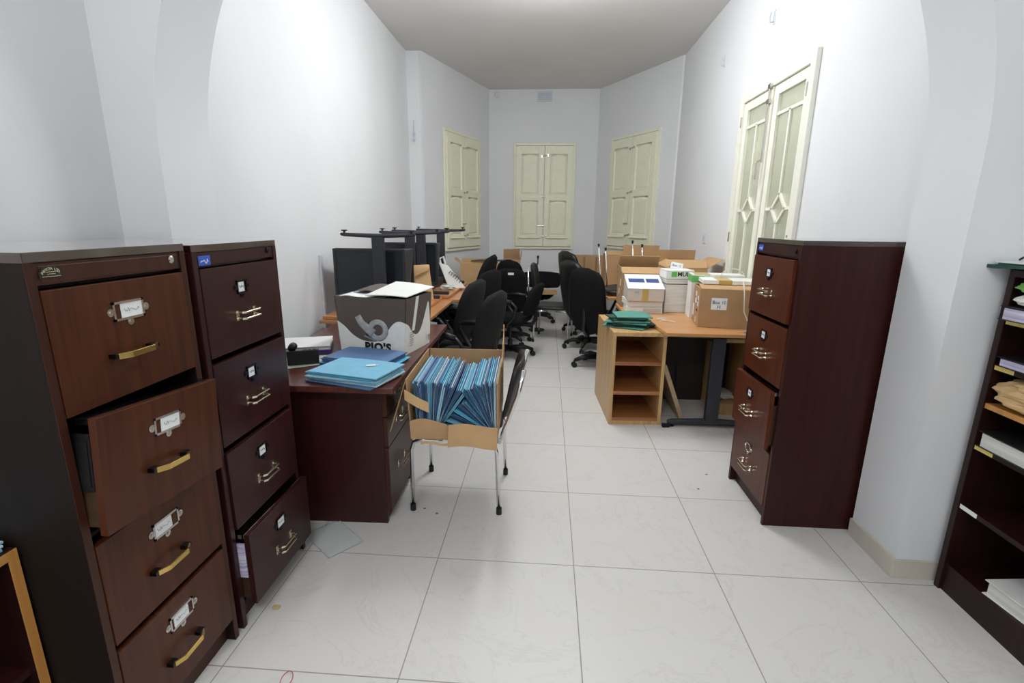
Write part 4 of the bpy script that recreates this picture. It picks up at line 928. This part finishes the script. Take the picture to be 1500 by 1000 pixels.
def carton(label, loc, rz, w, d, h, mat='card', flaps=(), tapes=(), papers=(), closed=True, group='brown cartons', name='carton', flapmat=None, rot=None):
    """front face local y=0 looking -y; flaps: (side, length, angle) angle 0 = lying over the top, 180 = hanging outside"""
    t = thing(name+'_box' if name == 'carton' else name, label, 'box', loc, rz, group, rot); c = .005
    m = MB(); m.box(0, w, 0, c, 0, h).box(0, w, d-c, d, 0, h).box(0, c, c, d-c, 0, h).box(w-c, w, c, d-c, 0, h).box(c, w-c, c, d-c, 0, c)
    if closed: m.box(c, w-c, c, d-c, h-c, h)
    m.build('walls', mat, t, bevel=.002)
    for side, L, ang in flaps:
        m = MB(); a = R(ang)
        if side == 'f': m.box(.004, w-.004, 0, L, 0, c*.8, Matrix.Translation((0, 0, h)) @ Euler((a, 0, 0)).to_matrix().to_4x4())
        if side == 'b': m.box(.004, w-.004, -L, 0, 0, c*.8, Matrix.Translation((0, d, h)) @ Euler((-a, 0, 0)).to_matrix().to_4x4())
        if side == 'l': m.box(0, L, .004, d-.004, 0, c*.8, Matrix.Translation((0, 0, h)) @ Euler((0, -a, 0)).to_matrix().to_4x4())
        if side == 'r': m.box(-L, 0, .004, d-.004, 0, c*.8, Matrix.Translation((w, 0, h)) @ Euler((0, a, 0)).to_matrix().to_4x4())
        m.build('flap', flapmat or mat, t)
    for face, u0, u1, v0, v1, mt in tapes:
        m = MB()
        if face == 'f': m.box(u0, u1, -.0015, 0, v0, v1)
        if face == 'l': m.box(-.0015, 0, u0, u1, v0, v1)
        if face == 't': m.box(u0, u1, v0, v1, h, h+.0012)
        m.build('tape_strip' if 'tape' in mt else 'paper_label', mt, t)
    return t
bb = carton('large brown carton with a handwritten label on the front of the beech desk', (1.103, 3.603, .729), R(-9), .44, .33, .275, 'card', (('f', .15, 7), ('b', .14, 6)), (('f', .08, .185, .13, .215, 'white_paper'), ('l', .05, .10, .14, .215, 'white_paper'), ('l', .16, .22, .15, .235, 'white_paper'), ('l', .12, .16, .01, .05, 'clear_tape'), ('l', .26, .32, .04, .13, 'white_paper')), flapmat='card2')
text('handwriting', 'Box 10', .034, 'blue_ink', bb, (.132, -.003, .183), FACE_Y, 0, .0003, .95); text('handwriting', 'H', .034, 'blue_ink', bb, (.132, -.003, .15), FACE_Y, 0, .0003)
text('handwriting', 'Box', .026, 'blue_ink', bb, (-.003, .075, .18), (pi/2, 0, -pi/2), 0, .0003); text('handwriting', 'Box', .026, 'blue_ink', bb, (-.003, .19, .195), (pi/2, 0, -pi/2), 0, .0003)
m = MB(); m.box(-.003, -.001, .085, .097, .1, .115).box(-.003, -.001, .115, .127, .1, .115); m.build('hand_hole', 'black_ink', bb)
# flat white cartons on top of it
t = carton('flat white carton with yellow tape lying on the large brown carton', (1.15, 3.72, 1.028), R(-9), .40, .24, .028, 'white_card', (), (('t', .10, .2, 0, .24, 'tape'), ('f', .11, .2, 0, .028, 'tape')), group='white cartons on the beech desk', name='flat_carton')
t = carton('green-ended white carton with yellow tape behind the large brown carton', (1.14, 3.965, .729), R(-6), .385, .18, .343, 'white_card', (), (('f', .0, .09, .283, .333, 'green_print'), ('l', 0, .18, .283, .333, 'green_print'), ('t', .02, .14, 0, .18, 'tape'), ('f', .09, .13, .283, .343, 'plastic_wrap')), group='white cartons on the beech desk', name='flat_carton')
t = thing('paper_stack', 'thick stack of grey-white paper blocks behind the brown carton', 'paper', (1.06, 4.18, .729), R(2)); m = MB(); m.box(-.066, .30, 0, .235, 0, .282); m.build('page_block', 'grey_paper', t, bevel=.003)
m = MB(); m.box(-.0665, .3005, -.0005, .2355, .236, .242); m.build('dark_divider', 'black_ink', t)
mw = carton('white carton with a green square print on top of the paper stack', (.99, 4.175, 1.012), R(1), .225, .24, .068, 'white_card', (), (('f', .04, .085, .015, .058, 'green_print'),), group='white cartons on the beech desk', name='flat_carton')
text('lettering', 'MUL', .05, 'black_ink', mw, (.138, -.002, .037), FACE_Y, .001, .0003)
t = thing('note_card', 'small white handwritten card propped above the white cartons', 'card', (1.10, 4.32, 1.081), R(0), None, (R(-14), R(10), R(-4))); m = MB(); m.box(-.05, .05, 0, .003, 0, .055); m.build('card', 'white_paper', t)
text('handwriting', 'Box 12', .026, 'blue_ink', t, (0, -.001, .028), FACE_Y, 0, .0003)
# binder boxes with the blue-banded carton on top
for k in range(2):
    t = thing('document_box', ['white document box at the bottom of the stack beside the oak shelf', 'white document box directly under the blue-banded carton'][k], 'box', (.675+.006*k, 4.11+.01*k, .729+.052*k), R(-2+4*k), 'white cartons on the beech desk')
    m = MB(); m.box(0, .285, 0, .28, 0, .004).box(0, .285, 0, .28, .046, .05).box(0, .004, 0, .28, .004, .046).box(.004, .281, 0, .004, .004, .046).box(.281, .285, 0, .28, .004, .046); m.build('cover', 'white_card', t, bevel=.001)
    m = MB(); m.box(.005, .28, .006, .275, .005, .043); m.build('pages', 'grey_paper', t)
    if k == 0:
        m = MB(); m.box(.13, .275, -.002, .005, .008, .042); m.build('spine_label', 'greige_card', t)
t = thing('banded_carton', 'white-topped greige carton with blue bands on its sloping lid', 'box', (.672, 4.09, .834), R(-2), 'white cartons on the beech desk')
w, d = .29, .32; h0, h1 = .102, .185
m = MB(); m.hexa([(0, 0, 0), (w, 0, 0), (w, d, 0), (0, d, 0), (0, 0, h0), (w, 0, h0), (w, d, h1), (0, d, h1)]); m.build('carton', 'greige_card', t, bevel=.003)
sl = (h1-h0)/d
def onlid(m, x0, x1, y0, y1, e): m.hexa([(x0, y0, h0+sl*y0), (x1, y0, h0+sl*y0), (x1, y1, h0+sl*y1), (x0, y1, h0+sl*y1), (x0, y0, h0+sl*y0+e), (x1, y0, h0+sl*y0+e), (x1, y1, h0+sl*y1+e), (x0, y1, h0+sl*y1+e)])
m = MB(); onlid(m, -.003, w+.003, -.003, d, .003); m.build('lid', 'white_card', t)
m = MB(); onlid(m, .02, .15, .13, .215, .0042); onlid(m, .165, w-.02, .13, .215, .0042); m.build('blue_band', 'blue_print', t)
m = MB(); m.box(.115, .165, -.0015, 0, 0, h0); m.build('tape_strip', 'tape', t)
text('small_print', 'FM', .03, 'grey_ink', t, (.07, -.001, .07), FACE_Y, 0, .0003)
# brown cartons further back
t = carton('open brown carton behind the blue-banded one, front flap folded over', (.665, 4.43, .729), R(-1), .365, .31, .295, 'card', (('f', .17, 14), ('l', .06, 100), ('b', .16, 60)), (('l', .05, .08, .18, .24, 'white_paper'), ('l', .12, .15, .1, .15, 'white_paper')), closed=False, flapmat='card2')
t = carton('brown carton with raised flap bearing a white label, behind the upturned chair legs', (.84, 5.66, .729), R(0), .40, .25, .30, 'card', (('f', .19, 92), ('r', .15, 30)), (), closed=False)
m = MB(); m.box(.04, .10, -.006, -.003, .4, .455); m.build('paper_label', 'white_paper', t)
t = carton('big open brown carton with wide side flap, near the light switch', (1.06, 4.50, .729), R(0), .36, .42, .345, 'card2', (('f', .10, 40), ('b', .14, 80), ('r', .15, 148), ('l', .1, 30)), (('f', .1, .24, .325, .333, 'white_paper'),), closed=False)
t = carton('brown carton standing behind the big open one by the far shutters', (.70, 5.93, .729), R(0), .46, .4, .36, 'card', (('f', .12, 20),), (('f', .22, .28, .18, .26, 'clear_tape'),))
# cable looping down the carton
m = MB(); m.tube([(1.385, 3.59, 1.06), (1.382, 3.545, 1.02), (1.384, 3.53, .95), (1.39, 3.525, .86), (1.415, 3.515, .80), (1.47, 3.49, .76), (1.50, 3.5, .735)], .0045, 6); o = m.build('white_cable', 'cable_white', smooth=True); tag(o, 'cream cable hanging down the front of the large brown carton', 'cable')
m = MB(); m.tube([(1.40+.09*cos(a), 3.85, 1.06+.07*sin(a)) for a in [pi*k/12 for k in range(13)]], .0035, 6); o = m.build('wire_loop', 'cable_white', smooth=True); tag(o, 'thin wire loop standing above the white cartons by the glazed door', 'cable')
o = crumple(.12, .05, .018, 17, .3).build('small_scraps', 'grey_ink'); o.location = (1.43, 3.43, .729); tag(o, 'small dark and white scraps on the desk edge beneath the large carton', 'scraps')

# far cartons along the bay
t = carton('open brown carton by the first shutters with a black tray on its rim', (-1.12, 6.42, .50), R(8), .50, .4, .42, 'card2', (('l', .1, 140), ('b', .1, 160), ('f', .07, 12)), (('f', .3, .33, 0, .44, 'clear_tape'),), closed=False)
carton('tall brown carton with upright flap below the gap between shutters', (-.60, 6.80, .0), R(4), .24, .32, .945, 'card', (('b', .14, 75), ('r', .12, 98)), (('f', .08, .13, .82, .88, 'white_paper'), ('f', .15, .2, .2, .9, 'clear_tape')), closed=False)
t = thing('black_tray', 'thin black plastic tray lying across the carton rims by the first shutters', 'tray', (-.78, 6.60, .95), R(4)); m = MB(); m.prism([(-.22, -.12), (.26, -.10), (.3, .08), (-.1, .12)], 0, .012); m.build('tray_base', 'black_plastic', t, bevel=.003)
m = MB(); m.box(-.02, .02, -.118, -.112, .004, .02); m.build('clip', 'kraft', t)
t = thing('low_table', 'low wooden table beneath the brown cartons by the first shutters', 'table', (-1.15, 6.38, 0)); m = MB(); m.prism([(0, 0), (.46, 0), (.46, .9), (.40, .9), (.12, .4)], .47, .498); m.build('tabletop', 'beech2', t)
for x_, y_ in ((.08, .06), (.41, .06), (.41, .84)):
    m = MB(); m.cyl((x_, y_, 0), (x_, y_, .47), .02, 10); m.build('leg', 'black_metal', t)
carton('brown carton stack with dark lid behind the leather chairs', (.36, 7.2, .0), R(-3), .46, .4, .985, 'card', (('f', .12, 6),), (('f', .16, .19, 0, .98, 'card_dark'), ('f', .33, .36, 0, .98, 'card_dark')))
t = thing('cardboard_tray', 'beige cardboard tray lying on the low chair below the bay shutters', 'tray', (-.02, 7.12, .455), R(5)); m = MB(); m.box(-.17, .17, -.12, .12, 0, .004).box(-.17, .17, -.12, -.116, .004, .04).box(-.17, .17, .116, .12, .004, .04).box(-.17, -.166, -.116, .116, .004, .04).box(.166, .17, -.116, .116, .004, .04); m.build('tray_body', 'card2', t)
t = thing('thin_post', 'thin black rod with a white tag rising above the chrome chair', 'rod', (-.12, 6.72, 0)); m = MB(); m.cyl((0, 0, .0), (0, 0, 1.0), .008, 8); m.lathe([(.012, .98), (.016, 1.0), (.012, 1.02)], 10); m.lathe([(.11, 0), (.11, .012), (.02, .02)], 16); m.build('rod', 'rubber', t)
m = MB(); m.box(-.03, .012, -.012, -.009, .78, .9); m.build('white_tag', 'white_paper', t)

# ------------------------------------------------------------------ things on the floor
t = thing('acrylic_sheet', 'clear acrylic sheet lying on the floor at the foot of the mahogany desk', 'sheet', (-.93, 2.02, 0), R(-40)); m = MB(); m.box(-.12, .12, -.14, .03, .001, .009); m.build('sheet', 'acrylic', t, bevel=.001)
m = MB(); m.tube([(.018*cos(a), .03*sin(a), .003) for a in [2*pi*k/20 for k in range(20)]], .0012, 5, closed=True); o = m.build('rubber_band', 'red_ink', loc=(-.809, 1.25, 0), rot=(0, 0, R(10))); tag(o, 'thin red rubber band on the floor tile near the brown filing cabinet', 'rubber band')
for k, (x_, y_, s_) in enumerate(((-1.005, 1.544, .012), (-.528, 2.221, .006), (-.60, 2.26, .005), (.986, 2.759, .005), (.888, 2.586, .005))):
    o = crumple(s_*2.4, s_*1.6, s_*.7, 40+k, .4, 4).build('floor_crumb', 'crumb' if k == 0 else 'card_dark'); o.location = (x_, y_, 0)
    tag(o, ['crumpled straw-coloured scrap on the floor before the dark red cabinet', 'tiny dark crumb on the tile just ahead of the box chair', 'tiny dark crumb on the tile beside the mahogany pedestal', 'tiny crumb on the tile before the tall reddish cabinet, nearer the desk', 'tiny crumb on the tile before the tall reddish cabinet, nearer the aisle'][k], 'crumb', 'crumbs on the floor')
